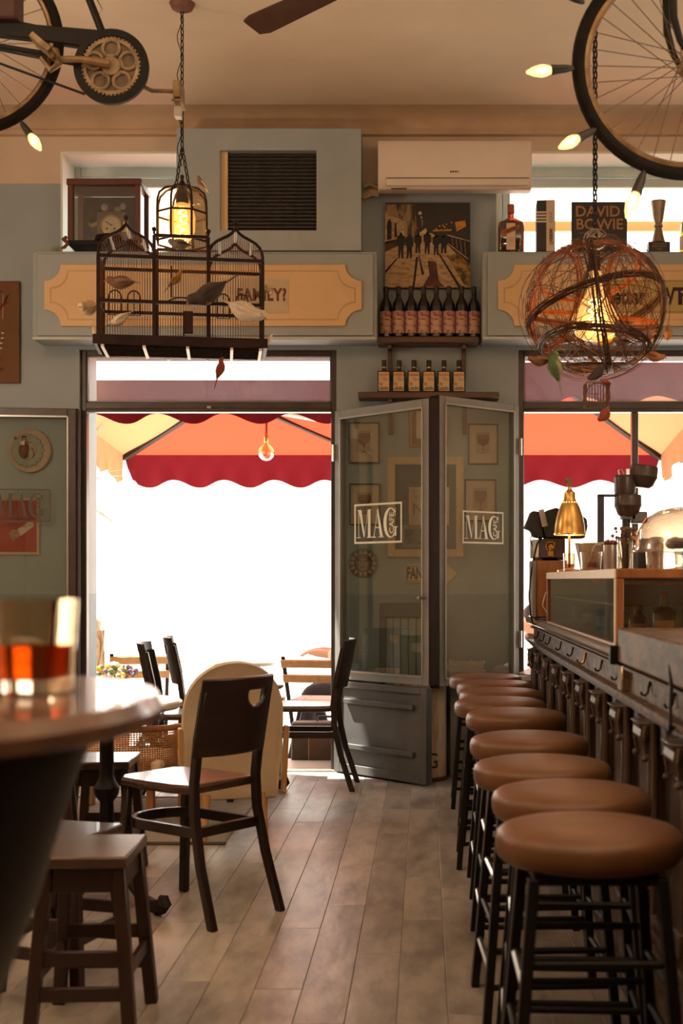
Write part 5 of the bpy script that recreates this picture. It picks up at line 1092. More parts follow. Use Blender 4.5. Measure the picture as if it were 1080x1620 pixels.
# cake stand with glass dome
cs = thing('cake_stand', 'glass cake stand with domed lid and brown cake, on the bar display case', 'cake stand', (.915, 4.40, ZT))
MB().lathe([(0, 0), (.07, 0), (.072, .005), (.02, .014), (.014, .03), (.02, .052), (.06, .058), (.195, .060), (.197, .066), (.19, .070), (0, .066)], 36).build('stand', glass('stand_glass', (.80, .84, .78), .2, .9, .05), cs)
MB().lathe([(.185, .070), (.183, .085), (.172, .135), (.145, .180), (.10, .206), (.05, .217), (.012, .219), (.012, .222)], 40, cap=False).build('dome', glass('dome_glass', (.66, .56, .48), .16, .95, .03), cs)
MB().lathe([(.010, .218), (.008, .228), (.018, .240), (.018, .250), (.010, .258), (0, .259)], 16).build('knob', GLASS, cs)
b = MB()
for i in range(26):
    a = R.uniform(0, 6.28); r = R.uniform(.02, .15); b.ball((r*math.cos(a), r*math.sin(a), .085+R.uniform(0, .012)), (.028, .028, .018), 8)
o = b.build('pastries', mat('chocolate_pastry', (.10, .035, .02), (.05, .02, .012), sc=30, rough=.6), cs); o['kind'] = 'stuff'
for i, (x, y) in enumerate(((.74, 4.18), (.82, 4.12), (.99, 4.12))):
    tumbler(['tall clear glass under the left of the cake stand', 'clear glass nearest the case edge below the cake dome', 'clear glass with red syrup right of the cake stand foot'][i], (x, y-.12, ZT), .03, .055, .0)
# hi-fi on the far end of the bar
YH = 6.42
sp_ = thing('wooden_speaker', 'amber wooden speaker cabinet on the far end of the bar', 'speaker', (.63, YH, .951))
MB().bx(-.07, .085, -.10, .12, .012, .295).build('cabinet', OAK, sp_, bevel=.004)
MB().bx(-.088, -.07, -.105, .12, .012, .295).build('side_panel', mat('grey_side', (.22, .18, .15), rough=.5), sp_, bevel=.003)
MB().bx(-.08, -.05, -.09, -.06, 0, .012).bx(.05, .08, -.09, -.06, 0, .012).bx(-.08, .08, .08, .11, 0, .012).build('feet', BLKPL, sp_)
am = thing('amplifier', 'small black box amplifier with gold emblem on the wooden speaker', 'amplifier', (.63, YH, .951+.296))
MB().bx(-.055, .075, -.09, .11, .012, .108).build('case', mat('amp_black', (.05, .028, .018), rough=.45), am, bevel=.003)
MB().bx(-.085, -.055, -.09, .11, .012, .105).build('heat_sink', STEEL, am, bevel=.003)
MB().bx(-.07, -.04, -.08, -.05, 0, .012).bx(.04, .07, -.08, -.05, 0, .012).bx(-.07, .07, .07, .10, 0, .012).build('feet', BLKPL, am)
EG = mat('emblem_gold', (.55, .27, .06), rough=.5, metal=.3)
b = MB(); b.prism(disc(.002, .068, .018, 16, .020), .002, MT((0, -.0922, 0))); b.prism([(-.014, .045), (.018, .045), (.012, .028), (-.008, .028)], .002, MT((0, -.0922, 0))); b.prism([(-.014, .022), (.018, .022), (.015, .030), (-.010, .030)], .002, MT((0, -.0922, 0)))
for i in range(7):
    a = math.radians(40+i*30); b.prism(disc(.002+.019*math.cos(a), .070+.019*math.sin(a), .008, 8), .002, MT((0, -.0922, 0)))
b.build('emblem', EG, am)
MB().prism([(.004, .062), (.012, .060), (.010, .052), (.006, .050)], .001, MT((0, -.0932, 0))).ball((-.004, -.0935, .074), (.003, .001, .002), 6).ball((.010, -.0935, .074), (.003, .001, .002), 6).build('emblem_face', INK, am)
st_ = thing('black_spotlight', 'black spotlight with silver strap on top of the small amplifier', 'spotlight', (.66, YH, .951+.296+.1095))
MB().prism([(-.05, 0), (.145, 0), (.16, .06), (.155, .10), (.13, .115), (.0, .155), (-.05, .14), (-.062, .05)], .16, MT((0, -.08, 0))).build('housing', BLKPL, st_, bevel=.008, seg=2)
MB().prism([(-.062, .03), (-.075, .135), (-.12, .14), (-.135, .10), (-.155, .055), (-.12, .04), (-.11, .01), (-.06, .0)], .13, MT((0, -.065, 0))).build('snout', mat('black_felt', (.03, .02, .022), rough=.6), st_, bevel=.006)
MB().bar((-.055, -.085, .06), (-.075, -.085, .145), .028, .004, up=(0, 1, 0)).build('strap', STEEL, st_)
MB().tube([(-.09, -.10, .95+.38), (-.115, -.11, 1.30), (-.10, -.12, 1.22), (-.085, -.11, 1.27)], .004, 5).build('x', BLACK, None) if False else None
cb_ = thing('black_cables', 'loose black cables hanging down beside the wooden speaker', 'cable', (.545, 6.45, .93))
MB().tube([(.05, -.13, .44), (.02, -.13, .40), (.0, -.12, .32), (-.012, -.1, .22), (-.02, -.1, .14), (-.012, -.1, .05), (.0, -.09, .0), (.03, -.09, -.012)], .004, 6).build('cable', BLACK, cb_)
MB().tube([(.09, -.12, .20), (.06, -.13, .15), (.045, -.13, .09), (.07, -.13, .05), (.11, -.13, .07), (.115, -.12, .14)], .0035, 6).build('cable', STEEL, cb_)
MB().tube([(.0, -.11, .46), (-.015, -.11, .42), (.01, -.11, .36), (.03, -.11, .42), (.02, -.11, .47)], .003, 6).build('cable', BLACK, cb_)
# ---------------------------------------------------------------- bar stools
def bar_stool():
    t = thing('bar_stool', 'x', 'stool', (0, 0, 0), group='brown leather bar stools along the counter')
    MB().lathe([(0, .588), (.155, .589), (.174, .593), (.184, .603), (.187, .616), (.187, .634), (.183, .646), (.174, .654), (.155, .6595), (.10, .663), (0, .665)], 40).build('seat', LEATHER, t, sharp=60)
    MB().tube([(.183*math.cos(a), .183*math.sin(a), .612) for a in [2*math.pi*k/40 for k in range(40)]], .003, 5, closed=True).build('piping', mat('dark_piping', (.12, .05, .025), rough=.5), t)
    MB().bx(-.12, .12, -.12, .12, .565, .586).build('seat_plate', BLACK, t, bevel=.003)
    for sx in (-1, 1):
        for sy in (-1, 1): MB().bar((sx*.168, sy*.168, 0.0), (sx*.122, sy*.122, .58), .034, .022, up=(1, 0, 0)).build('leg', BLACK, t, bevel=.002)
    q = lambda z: .168-.046*z/.58
    for z, rr in ((.14, 0), (.255, 1), (.37, 0)):
        for sx in (-1, 1): MB().tube([(sx*q(z), -q(z), z), (sx*q(z), q(z), z)], .008, 8).build('rung', STEEL if rr == 0 and sx < 0 else BLACK, t)
    for z in (.10, .19, .30, .42):
        for sy in (-1, 1): MB().tube([(-q(z), sy*q(z), z), (q(z), sy*q(z), z)], .008, 8).build('rung', BLACK, t)
    return t
s0 = bar_stool()
SD = [(.329, 2.53), (.345, 2.97), (.319, 3.42), (.330, 3.98), (.342, 4.72), (.310, 5.18), (.342, 5.62), (.342, 6.06), (.315, 6.50)]
nm_ = ['nearest brown leather bar stool, its seat largest in view', 'second brown leather bar stool from the front of the row', 'third brown leather bar stool from the front of the row', 'fourth brown leather bar stool from the front of the row', 'fifth brown leather bar stool, middle of the row',
       'sixth brown leather bar stool, fourth from the window end', 'seventh brown leather bar stool, third from the window end', 'eighth brown leather bar stool, second from the window end', 'last brown leather bar stool, beside the stacked newspapers']
for i, (x, y) in enumerate(SD):
    o = s0 if i == 0 else dup(s0); o.location = (x, y, 0); o.rotation_euler = (0, 0, R.uniform(-.06, .06)); o['label'] = nm_[i]
    o.scale = (1, 1, 1)
# ---------------------------------------------------------------- café chairs
def cafe_chair():
    t = thing('cafe_chair', 'x', 'chair', (0, 0, 0)); t.scale = (.82, 1, 1)
    o = [(-.18, -.185), (.18, -.185), (.205, -.10), (.21, .05), (.195, .16), (.14, .205), (-.14, .205), (-.195, .16), (-.21, .05), (-.205, -.10)]
    n = len(o); b = MB()
    for z0, z1 in ((.430, .462),):
        b.add([(x, y, z0) for x, y in o]+[(x, y, z1) for x, y in o], [tuple(range(n-1, -1, -1)), tuple(range(n, 2*n))]+[(i, (i+1) % n, n+(i+1) % n, n+i) for i in range(n)])
    b.build('seat', SEATWOOD, t, bevel=.012, seg=3)
    for s in (-1, 1):
        pts = [(s*.195, -.30, 0), (s*.187, -.235, .20), (s*.178, -.20, .36), (s*.175, -.195, .47), (s*.175, -.215, .62), (s*.175, -.25, .78)]
        b = MB(); hw, hd = .017, .015
        vs = [];
        for x, y, z in pts: vs += [(x-hw, y-hd, z), (x+hw, y-hd, z), (x+hw, y+hd, z), (x-hw, y+hd, z)]
        fs = [(4*i+j, 4*i+(j+1) % 4, 4*i+4+(j+1) % 4, 4*i+4+j) for i in range(len(pts)-1) for j in range(4)]+[(3, 2, 1, 0), tuple(range(4*len(pts)-4, 4*len(pts)))]
        b.add(vs, fs).build('back_post', DARKWOOD, t, bevel=.004)
        MB().bar((s*.185, .18, 0), (s*.165, .15, .435), .034, .034, up=(0, 1, 0)).build('front_leg', DARKWOOD, t, bevel=.005)
    ring = [(-.172, -.20), (.172, -.20), (.172, .10)]+[(.172*math.cos(a), .06+.12*math.sin(a)+.03) for a in [math.pi*k/10 for k in range(1, 10)]]+[(-.172, .10)]
    b = MB(); n = len(ring); hw = .009
    inn = [(x*.9, y*.9+.0) for x, y in ring]
    b.add([(x, y, .285) for x, y in ring]+[(x, y, .32) for x, y in ring]+[(x, y, .285) for x, y in inn]+[(x, y, .32) for x, y in inn],
          [(i, (i+1) % n, n+(i+1) % n, n+i) for i in range(n)]+[(2*n+(i+1) % n, 2*n+i, 3*n+i, 3*n+(i+1) % n) for i in range(n)]+[(n+i, n+(i+1) % n, 3*n+(i+1) % n, 3*n+i) for i in range(n)]+[((i+1) % n, i, 2*n+i, 2*n+(i+1) % n) for i in range(n)])
    b.build('foot_hoop', DARKWOOD, t, bevel=.002)
    # bent plywood back with a half-moon grip hole
    nx, nz = 64, 36; W2 = .200; z0, z1 = .560, .822; cut = (.070, .766, .062, .046)
    vs = []; fs = []
    def inside(x, z): return z < cut[1]+.012 and ((x-cut[0])/cut[2])**2+((z-cut[1])/cut[3])**2 < 1
    for i in range(nx+1):
        for j in range(nz+1):
            x = -W2+2*W2*i/nx; z = z0+(z1-z0)*j/nz
            vs.append([x, z])
    dx = 2*W2/nx*.75
    for v in vs:
        x, z = v; e = math.hypot((x-cut[0])/cut[2], (z-cut[1])/cut[3])
        if abs(e-1) < dx/cut[2] and z < cut[1]+.012: v[0] = cut[0]+(x-cut[0])/e; v[1] = cut[1]+(z-cut[1])/e
    for i in range(nx):
        for j in range(nz):
            q = [i*(nz+1)+j, (i+1)*(nz+1)+j, (i+1)*(nz+1)+j+1, i*(nz+1)+j+1]
            cx = sum(vs[k][0] for k in q)/4; cz = sum(vs[k][1] for k in q)/4
            if not inside(cx, cz): fs.append(tuple(q))
    P3 = [(x, -.222-.045*(1-(x/W2)**2)+.015-.20*(z-z0), z) for x, z in vs]
    b = MB(); b.add(P3, fs); o = b.build('backrest', mat('dark_plywood', (.026, .014, .010), (.016, .009, .007), sc=4, st=(1, 1, 7), rough=.36), t, sharp=60)
    sd = o.modifiers.new('solid', 'SOLIDIFY'); sd.thickness = .012; sd.offset = 0
    return t
c0 = cafe_chair(); c0.location = (-.835, 4.44, 0); c0.rotation_euler = (0, 0, math.radians(53)); c0['label'] = 'dark wooden cafe chair with half moon grip hole, nearest, its back turned to us'; GRC = 'dark wooden cafe chairs'; c0['group'] = GRC
dup(c0, (-.685, 7.03, 0), math.radians(88), 'dark wooden cafe chair standing sideways in front of the grey door leaf')
dup(c0, (-1.19, 6.62, 0), math.radians(-84), 'dark wooden cafe chair behind the beige armchair, nearer of the two seen edge on')
dup(c0, (-1.20, 7.32, 0), math.radians(-80), 'dark wooden cafe chair behind the beige armchair, farther of the two seen edge on')
# ---------------------------------------------------------------- low wooden stools
def low_stool():
    t = thing('wooden_stool', 'x', 'stool', (0, 0, 0), group='square dark wooden stools on the left'); t.scale = (.86, 1, 1)
    MB().bx(-.132, .132, -.145, .145, .430, .460).build('seat', mat('worn_stool_top', (.085, .050, .037), (.04, .022, .017), sc=4, st=(1, 6, 1), rough=.30, coat=.2), t, bevel=.006, seg=2)
    SW = mat('red_brown_wood', (.030, .011, .007), (.017, .007, .005), sc=5, st=(6, 6, 1), rough=.42)
    for sx in (-1, 1):
        for sy in (-1, 1): MB().bar((sx*.145, sy*.150, 0), (sx*.105, sy*.110, .432), .038, .034, up=(0, 1, 0)).build('leg', SW, t, bevel=.003)
    for s in (-1, 1):
        MB().bx(-.095, .095, s*.108-.011, s*.108+.011, .365, .43).bx(-.115, -.095, -.10, .10, .365, .43).build('apron', SW, t, bevel=.002) if s > 0 else MB().bx(-.095, .095, -.119, -.097, .365, .43).bx(.095, .115, -.10, .10, .365, .43).build('apron', SW, t, bevel=.002)
        MB().bx(-.118, .118, s*.128-.009, s*.128+.009, .185, .222).build('rung', SW, t, bevel=.002)
        MB().bx(-.128, .128, s*.138-.009, s*.138+.009, .10, .135).build('rung', SW, t, bevel=.002)
        MB().bx(s*.128-.009, s*.128+.009, -.125, .125, .145, .18).build('rung', SW, t, bevel=.002)
    return t
k0 = low_stool(); k0.location = (-.860, 3.285, 0); k0.rotation_euler = (0, 0, math.radians(2)); k0['label'] = 'square dark wooden stool, nearest to us at the lower left'
dup(k0, (-1.03, 3.62, 0), math.radians(-16), 'square dark wooden stool directly behind the nearest stool').scale = (.86, .9, .945)
dup(k0, (-1.35, 4.45, 0), math.radians(12), 'square dark wooden stool left of the turned table column, nearer one')
dup(k0, (-1.24, 4.92, 0), math.radians(4), 'square dark wooden stool behind the turned table column, farther one')
# ---------------------------------------------------------------- round iron footed tables
MARB = mat('pale_table_top', (.62, .54, .44), (.52, .45, .37), sc=5, rough=.25)
def iron_table(name, label, loc, r, top, mt, ncol=4, rot=0, group=None, h=.72):
    t = thing(name, label, 'table', loc, rot, group=group)
    MB().lathe([(0, h-.028), (r-.01, h-.028), (r, h-.02), (r, h-.006), (r-.008, h), (0, h)], 48).build('table_top', mt, t)
    MB().lathe([(.03, .10), (.045, .12), (.045, .15), (.028, .17), (.026, .30), (.024, .36), (.042, .385), (.046, .41), (.034, .43), (.026, .45), (.024, h-.12), (.034, h-.09), (.07, h-.05), (.075, h-.028)], 20).build('column', BLACK, t)
    for k in range(ncol):
        a = 2*math.pi*k/ncol; c, s = math.cos(a), math.sin(a)
        pts = [(p*min(1, r/.27), z) for p, z in [(.03, .20), (.07, .17), (.13, .10), (.20, .045), (.26, .028), (.30, .032), (.315, .045), (.31, .06), (.295, .062)]]
        MB().tube([(p*c, p*s, z) for p, z in pts], [.022, .022, .020, .020, .024, .028, .026, .020, .012], 8).build('scroll_foot', BLACK, t)
        MB().ball((.285*min(1, r/.27)*c, .285*min(1, r/.27)*s, .014), (.022, .022, .014), 8).build('foot_pad', BLACK, t)
    return t
iron_table('pedestal_table', 'pale topped round pedestal table behind the stools, beside the nearest cafe chair', (-1.13, 4.50, 0), .265, .72, MARB, 3, math.radians(-38))
iron_table('pedestal_table', 'low green topped table with scrolled iron feet behind the beige armchair', (-.99, 7.00, 0), .21, .72, mat('green_stone', (.34, .38, .28), (.26, .30, .22), sc=7, rough=.3), 4, math.radians(-20), h=.575)
# high table in the foreground with tapering black barrel base
ht = thing('high_table', 'blurred round high table with black tapering base, lower left foreground', 'table', (-.675, 1.32, 0))
MB().lathe([(0, .992), (.375, .992), (.392, .998), (.395, 1.012), (.388, 1.026), (0, 1.028)], 64).build('table_top', mat('foreground_top', (.20, .115, .078), (.13, .072, .05), sc=3, st=(1, 5, 1), rough=.22, coat=.3), ht)
MB().lathe([(.10, .0), (.15, .02), (.16, .05), (.12, .12), (.12, .28), (.16, .50), (.232, .726), (.262, .805), (.30, .93), (.325, .992)], 40).build('barrel_base', mat('black_lacquer', (.006, .005, .0045), (.004, .0035, .003), sc=5, rough=.45), ht)
b = MB()
for k in range(46):
    a = R.uniform(-2.4, -1.0); z = R.uniform(.62, .94); r = .15+(z-.52)/.47*.13+.002; r = (.232+(z-.726)/.204*.068 if z > .726 else .16+(z-.5)/.226*.072)+.004
    q = R.uniform(.006, .017); c_ = Vector((r*math.cos(a), r*math.sin(a), z)); u = Vector((-math.sin(a), math.cos(a), 0)); v = Vector((0, 0, 1)); ph = R.uniform(0, 3)
    b.add([c_+(u*math.cos(ph+t)*.7+v*math.sin(ph+t)*1.4*(1 if k % 2 else .6))*q for t in [2*math.pi*i/7 for i in range(7)]], [tuple(range(7))], mi=k % 2)
o = b.build('painted_flowers', [mat('flower_gold', (.42, .20, .05), rough=.6), mat('flower_red', (.35, .06, .03), rough=.6)], ht); o['kind'] = 'stuff'
t = tumbler('blurred amber drink in a tumbler on the foreground table', (-.425, 1.38, 1.029), .046, .100, .05, tm=THICK); [setattr(c.data.materials, '__len__', None) if False else c.data.materials.__setitem__(0, WHISKY) for c in t.children if c.name.startswith('drink')]
MB().bx(-.016, .016, -.016, .016, .030, .058, MT((-.012, .006, 0), rz=.4)).build('ice_cube', GLASS, t, bevel=.004)
# ---------------------------------------------------------------- beige armchair, cane chair, rug
ac_ = thing('upholstered_armchair', 'beige linen armchair with rounded back and light wooden legs', 'armchair', (-.85, 5.62, 0), math.radians(15))
def oval_back():
    b = MB(); W = .225; N = 28; vs = []; rows = []
    prof = []
    for i in range(N+1):
        a = math.pi*i/N; prof.append((-W*math.cos(a), .52+.275*math.sin(a)**.8 if True else 0))
    out = [(-.205, .17), (-.215, .35)]+prof+[(.215, .35), (.205, .17)]
    n = len(out)
    for k, (y, s) in enumerate(((-.03, .93), (-.045, .98), (.0, 1.0), (.05, .98), (.065, .92))):
        for x, z in out: vs.append((x*s, y-.16*(z-.17)+.12*(x/W)**2*.6, .17+(z-.17)*(1-(1-s)*.6)))
    fs = [(k*n+i, k*n+(i+1) % n, (k+1)*n+(i+1) % n, (k+1)*n+i) for k in range(4) for i in range(n)]+[tuple(range(n-1, -1, -1)), tuple(range(4*n, 5*n))]
    return b.add(vs, fs)
oval_back().build('backrest', LINEN, ac_, sharp=50)
MB().bx(-.195, .195, .02, .42, .20, .40).build('seat', LINEN, ac_, bevel=.04, seg=4)
for s in (-1, 1):
    MB().tube([(s*.12, -.02, .20), (s*.135, -.08, .0)], [.022, .013], 12).build('leg', LTWOOD, ac_)
    MB().tube([(s*.19, .40, .20), (s*.20, .43, 0)], [.022, .013], 12).build('leg', LTWOOD, ac_)
    MB().bar((s*.222, -.02, .20), (s*.235, -.03, .50), .02, .05, up=(0, 1, 0)).build('side_rail', LTWOOD, ac_, bevel=.004)
cc = thing('cane_chair', 'low lounge chair with woven cane back and amber wooden frame', 'armchair', (-1.46, 6.05, .0105), math.radians(-8))
# curved cane back
NX, NZ = 62, 22; vs = []; fs = []
for i in range(NX+1):
    a = math.pi*(1.06+.88*i/NX)
    for j in range(NZ+1): vs.append((.30*math.cos(a), .22*math.sin(a)+.02, .215+.225*j/NZ-.05*abs(math.cos(a))**3*(j/NZ)*0))
for i in range(NX):
    for j in range(NZ): fs.append((i*(NZ+1)+j, (i+1)*(NZ+1)+j, (i+1)*(NZ+1)+j+1, i*(NZ+1)+j+1))
o = MB().add(vs, fs).build('cane_panel', CANE, cc); o['kind'] = 'stuff'
wf = o.modifiers.new('weave', 'WIREFRAME'); wf.thickness = .0085; wf.use_even_offset = False; wf.use_replace = True
def rim(z, r, nm): return MB().tube([(.30*math.cos(a), .22*math.sin(a)+.02, z) for a in [math.pi*(1.04+.92*i/24) for i in range(25)]], r, 8).build(nm, OAK, cc)
rim(.445, .014, 'top_rail'); rim(.21, .016, 'bottom_rail')
MB().bx(-.27, .27, -.15, .30, .20, .235).build('seat_frame', OAK, cc, bevel=.006)
MB().bx(-.26, .26, -.14, .30, .235, .30).build('seat_cushion', LINEN, cc, bevel=.02, seg=3)
for s in (-1, 1):
    MB().bar((s*.28, .02, .445), (s*.28, .36, .40), .04, .022).build('arm', LTWOOD, cc, bevel=.005)
    MB().bar((s*.27, .31, 0), (s*.28, .31, .40), .035, .035, up=(0, 1, 0)).build('leg', LTWOOD, cc, bevel=.004)
    MB().bar((s*.22, -.16, 0), (s*.20, -.12, .21), .035, .035, up=(0, 1, 0)).build('leg', OAK, cc, bevel=.004)
rg = thing('rug', 'grey woven rug with dark edge under the cane chair', 'rug', (-1.45, 6.05, 0))
MB().bx(-.68, .58, -.56, .56, .0006, .010).build('pile', mat('rug_grey', (.36, .31, .25), (.24, .21, .17), sc=14, st=(1, 5, 1), rough=.95, bump=.4, bsc=80), rg, bevel=.003)
for y in (-.578, .56): MB().bx(-.69, .59, y, y+.018, .0006, .014).build('border', mat('rug_edge', (.12, .10, .085), rough=.95), rg, bevel=.003)
gb = thing('green_bench', 'olive green painted wooden bench box near the doorway', 'bench', (-1.01, 7.40, 0))
MB().bx(.02, .17, -.01, .10, .0, .43).build('box', mat('olive_paint', (.20, .19, .06), (.15, .14, .05), sc=5, rough=.5), gb, bevel=.004)
MB().bx(.0, .185, -.03, .11, .43, .46).build('top', mat('orange_red_top', (.36, .09, .03), rough=.5), gb, bevel=.004)
dr = thing('metal_drum', 'rusty pale metal drum with dark serif lettering under the window leaf', 'drum', (-.02, 7.315, 0))
MB().lathe([(.148, 0), (.151, .004), (.148, .016), (.147, .03), (.147, .525), (.150, .535), (.147, .543), (.14, .543), (.138, .53), (0, .53)], 40).build('body', mat('rusty_drum', (.62, .48, .33), (.22, .11, .055), sc=5, st=(3, 3, .7), rough=.55, bump=.15, lo=.3, hi=.55), dr, sharp=50)
MB().lathe([(.1505, .0), (.152, .003), (.152, .02), (.1485, .024)], 40).build('rusty_base_rim', mat('rust_rim', (.13, .05, .022), rough=.8), dr)
for ch, a in (('M', -121), ('A', -92), ('G', -63)):
    q = math.radians(a); text(ch, .125, INK, dr, (.1475*math.cos(q), .1475*math.sin(q), .115), rot=(math.pi/2, 0, q+math.pi/2), xs=.85)
# newspapers on the ledge
b0 = None
def newspaper(label, loc, rz, k):
    t = thing('newspaper', label, 'newspaper', loc, rz, group='newspapers on the window ledge')
    MB().bx(-.105, .105, -.07, .07, 0, .011).build('pages', mat('newsprint', (.55, .50, .44), (.42, .38, .34), sc=9, rough=.9), t, bevel=.002)
    b = MB()
    for i in range(5): b.bx(-.095, .02, -.06+.024*i, -.052+.024*i, .011, .0115)
    b.bx(.03, .095, -.04, .055, .011, .0115).build('print', mat('news_ink', (.16, .15, .15), rough=.9), t)
    MB().bar((-.106, -.07, .0055), (-.106, .07, .0055), .004, .011).build('fold', mat('newsprint_edge', (.62, .57, .5), rough=.9), t)
    return t
ZP = .586
for i in range(5): newspaper(['lowest newspaper of the stack on the ledge', 'second newspaper from the bottom of the ledge stack', 'third newspaper from the bottom of the ledge stack', 'fourth newspaper of the ledge stack, under the top one', 'topmost newspaper of the ledge stack'][i], (.243+R.uniform(-.008, .008)+(.01 if i == 4 else 0), 7.455, .001+.0125*i), R.uniform(-.06, .06), i)
ld = thing('newspaper_ledge', 'narrow grey ledge box behind the window leaf carrying newspapers', 'ledge', (.235, 7.455, 0))
MB().bx(-.085, .105, -.075, .068, .0, .59).build('box', mat('ledge_grey', (.26, .26, .24), rough=.5), ld, bevel=.004)
MB().bx(-.092, .11, -.08, .068, .59, .61).build('top', GREYLT, ld, bevel=.003)
for o in bpy.data.objects:
    if o.name.startswith('newspaper') and 'ledge' not in o.name.split('.')[0]: o.location.z += .61
mg = thing('magazine', 'curled open magazine lying beside the newspapers, behind the stools', 'magazine', (.715, 7.53, .587), .3)
vs = []; fs = []
for i in range(13):
    x = -.14+.28*i/12; z = .035*math.exp(-((x+.02)/.07)**2)+.004
    vs += [(x, -.10, z), (x, .10, z), (x, -.10, z-.004), (x, .10, z-.004)]
for i in range(12): fs += [(4*i, 4*i+4, 4*i+5, 4*i+1), (4*i+2, 4*i+3, 4*i+7, 4*i+6), (4*i, 4*i+2, 4*i+6, 4*i+4), (4*i+1, 4*i+5, 4*i+7, 4*i+3)]
MB().add(vs, fs).build('pages', mat('magazine_page', (.58, .48, .40), (.28, .16, .13), sc=10, rough=.5), mg)
# ---------------------------------------------------------------- the street terrace
GZ = -.15
struct(MB().bx(-14, 14, YO, 40, GZ-.2, GZ).build('ground', TILECOL))
struct(MB().bx(-14, 14, 26, 26.6, GZ, 3.2).build('wall_street', mat('pale_facade', (.80, .76, .68), (.72, .68, .6), sc=1, rough=.9)))
CR = cloth('red_canvas', (.26, .013, .018), (.165, .017, .006)); CV = cloth('shaded_red_canvas', (.085, .005, .008), (.021, .0022, .003)); CC = cloth('cream_canvas', (.17, .095, .05), (.080, .037, .018))  # valance red darkened to put it in shade against the sunlit canopy
RIBM = mat('parasol_rib', (.022, .012, .011), rough=.7, spec=.2); RIBE = mat('parasol_rib_edge', (.75, .6, .42), rough=.5)
def parasol(label, x0, x1, y0, y1, zf, zn, rise, cream, px_, py_, vh=.285, lobes=4):
    o = thing('parasol', label, 'parasol', (px_, py_, GZ), group='large terrace parasols'); off = Vector((px_, py_, GZ))
    pk = Vector(((x0+x1)/2, (y0+y1)/2, (zf+zn)/2+rise))
    cs = [Vector((x0, y1, zf)), Vector((x1, y1, zf)), Vector((x1, y0, zn)), Vector((x0, y0, zn))]   # far left, far right, near right, near left
    nm = ['far', 'right', 'near', 'left']
    for k in range(4):
        a, c = cs[k], cs[(k+1) % 4]; m = CC if nm[k] in cream else CR; N = 14; vs = []; fs = []; rows = []
        for i in range(N+1):
            row = []
            for j in range(i+1):
                p = pk.lerp(a, i/N).lerp(pk.lerp(c, i/N), j/i if i else 0)
                t = i/N; e = (j/i*(1-j/i)*4) if i else 0
                p = p-Vector((0, 0, 1))*(.07*math.sin(math.pi*t)*.6*(1) + .0)+Vector((0, 0, .05*t*e*0))
                row.append(len(vs)); vs.append(p-off)
            rows.append(row)
        for i in range(N):
            for j in range(i+1):
                fs.append((rows[i][j], rows[i+1][j], rows[i+1][j+1]))
                if j < i: fs.append((rows[i][j], rows[i+1][j+1], rows[i][j+1]))
        MB().add(vs, fs).build('canopy_panel', m, o, sharp=60)
        b = MB(); M_ = 96; vs = []; d = (c-a); L = d.length; out = Vector((d.y, -d.x, 0)).normalized()*-1
        for i in range(M_+1):
            t = i/M_; p = a.lerp(c, t); rel = min(t, 1-t)*L
            pinch = max(0, 1-rel/.12)
            zb = vh*(1-.13*(1-math.cos(2*math.pi*lobes*(t-.5/lobes)))*.9)-.0
            wv = .012*math.sin(2*math.pi*lobes*2*t)
            q0 = p; q1 = p+out*(-wv)-Vector((0, 0, zb*.5))+d.normalized()*(.03*pinch*(1 if t < .5 else -1)); q2 = p+out*(wv*1.5)-Vector((0, 0, zb))+d.normalized()*(.075*pinch*(1 if t < .5 else -1))
            vs += [q0-off, q1-off, q2-off]
        for i in range(M_): fs2 = b.f.extend([(3*i, 3*i+3, 3*i+4, 3*i+1), (3*i+1, 3*i+4, 3*i+5, 3*i+2)])
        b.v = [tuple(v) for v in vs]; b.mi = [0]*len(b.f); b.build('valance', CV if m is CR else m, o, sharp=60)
        r = a-off; p2 = pk-off
        MB().bar(r-Vector((0, 0, .03)), p2-Vector((0, 0, .05)), .045, .040).build('rib', RIBM, o)
        s = d.normalized()*.026
        MB().bar(r-Vector((0, 0, .03))+s, p2-Vector((0, 0, .05))+s, .007, .030).build('rib_edge', RIBE, o)
        md = (a+c)/2-off
        MB().bar(md.lerp(p2, .02)-Vector((0, 0, .03)), p2-Vector((0, 0, .05)), .022, .028).build('rib', RIBM, o) if nm[k] in ('right', 'left') and False else None
    MB().lathe([(.0, -.02), (.06, -.02), (.06, .0), (.03, .02), (0, .025)], 20, c=tuple(pk-off+Vector((0, 0, .0)))).build('hub', RIBM, o)
    top = pk-off-Vector((0, 0, .11))
    MB().tube([(0, 0, .03), (0, 0, zf-GZ+.02), Vector((0, 0, zf-GZ+.03)).lerp(top, .5), top, pk-off], .03, 12).build('cantilever_post', mat('parasol_post', (.55, .5, .45), rough=.5), o)
    MB().bx(-.2, .2, -.2, .2, 0, .06).build('base', mat('concrete_base', (.5, .48, .44), rough=.9), o, bevel=.01)
    return o, off
pl, offl = parasol('red terrace parasol with scalloped edge and cream side panel, outside the doorway', -2.59, -.42, 8.20, 10.90, 2.225, 2.445, .27, ('left',), -.24, 9.4, lobes=5)
pr_, offr = parasol('red terrace parasol with cream right panel, outside the window behind the bar', -.02, 2.035, 8.20, 10.90, 2.225, 2.56, .29, ('right',), .19, 10.3, lobes=4)
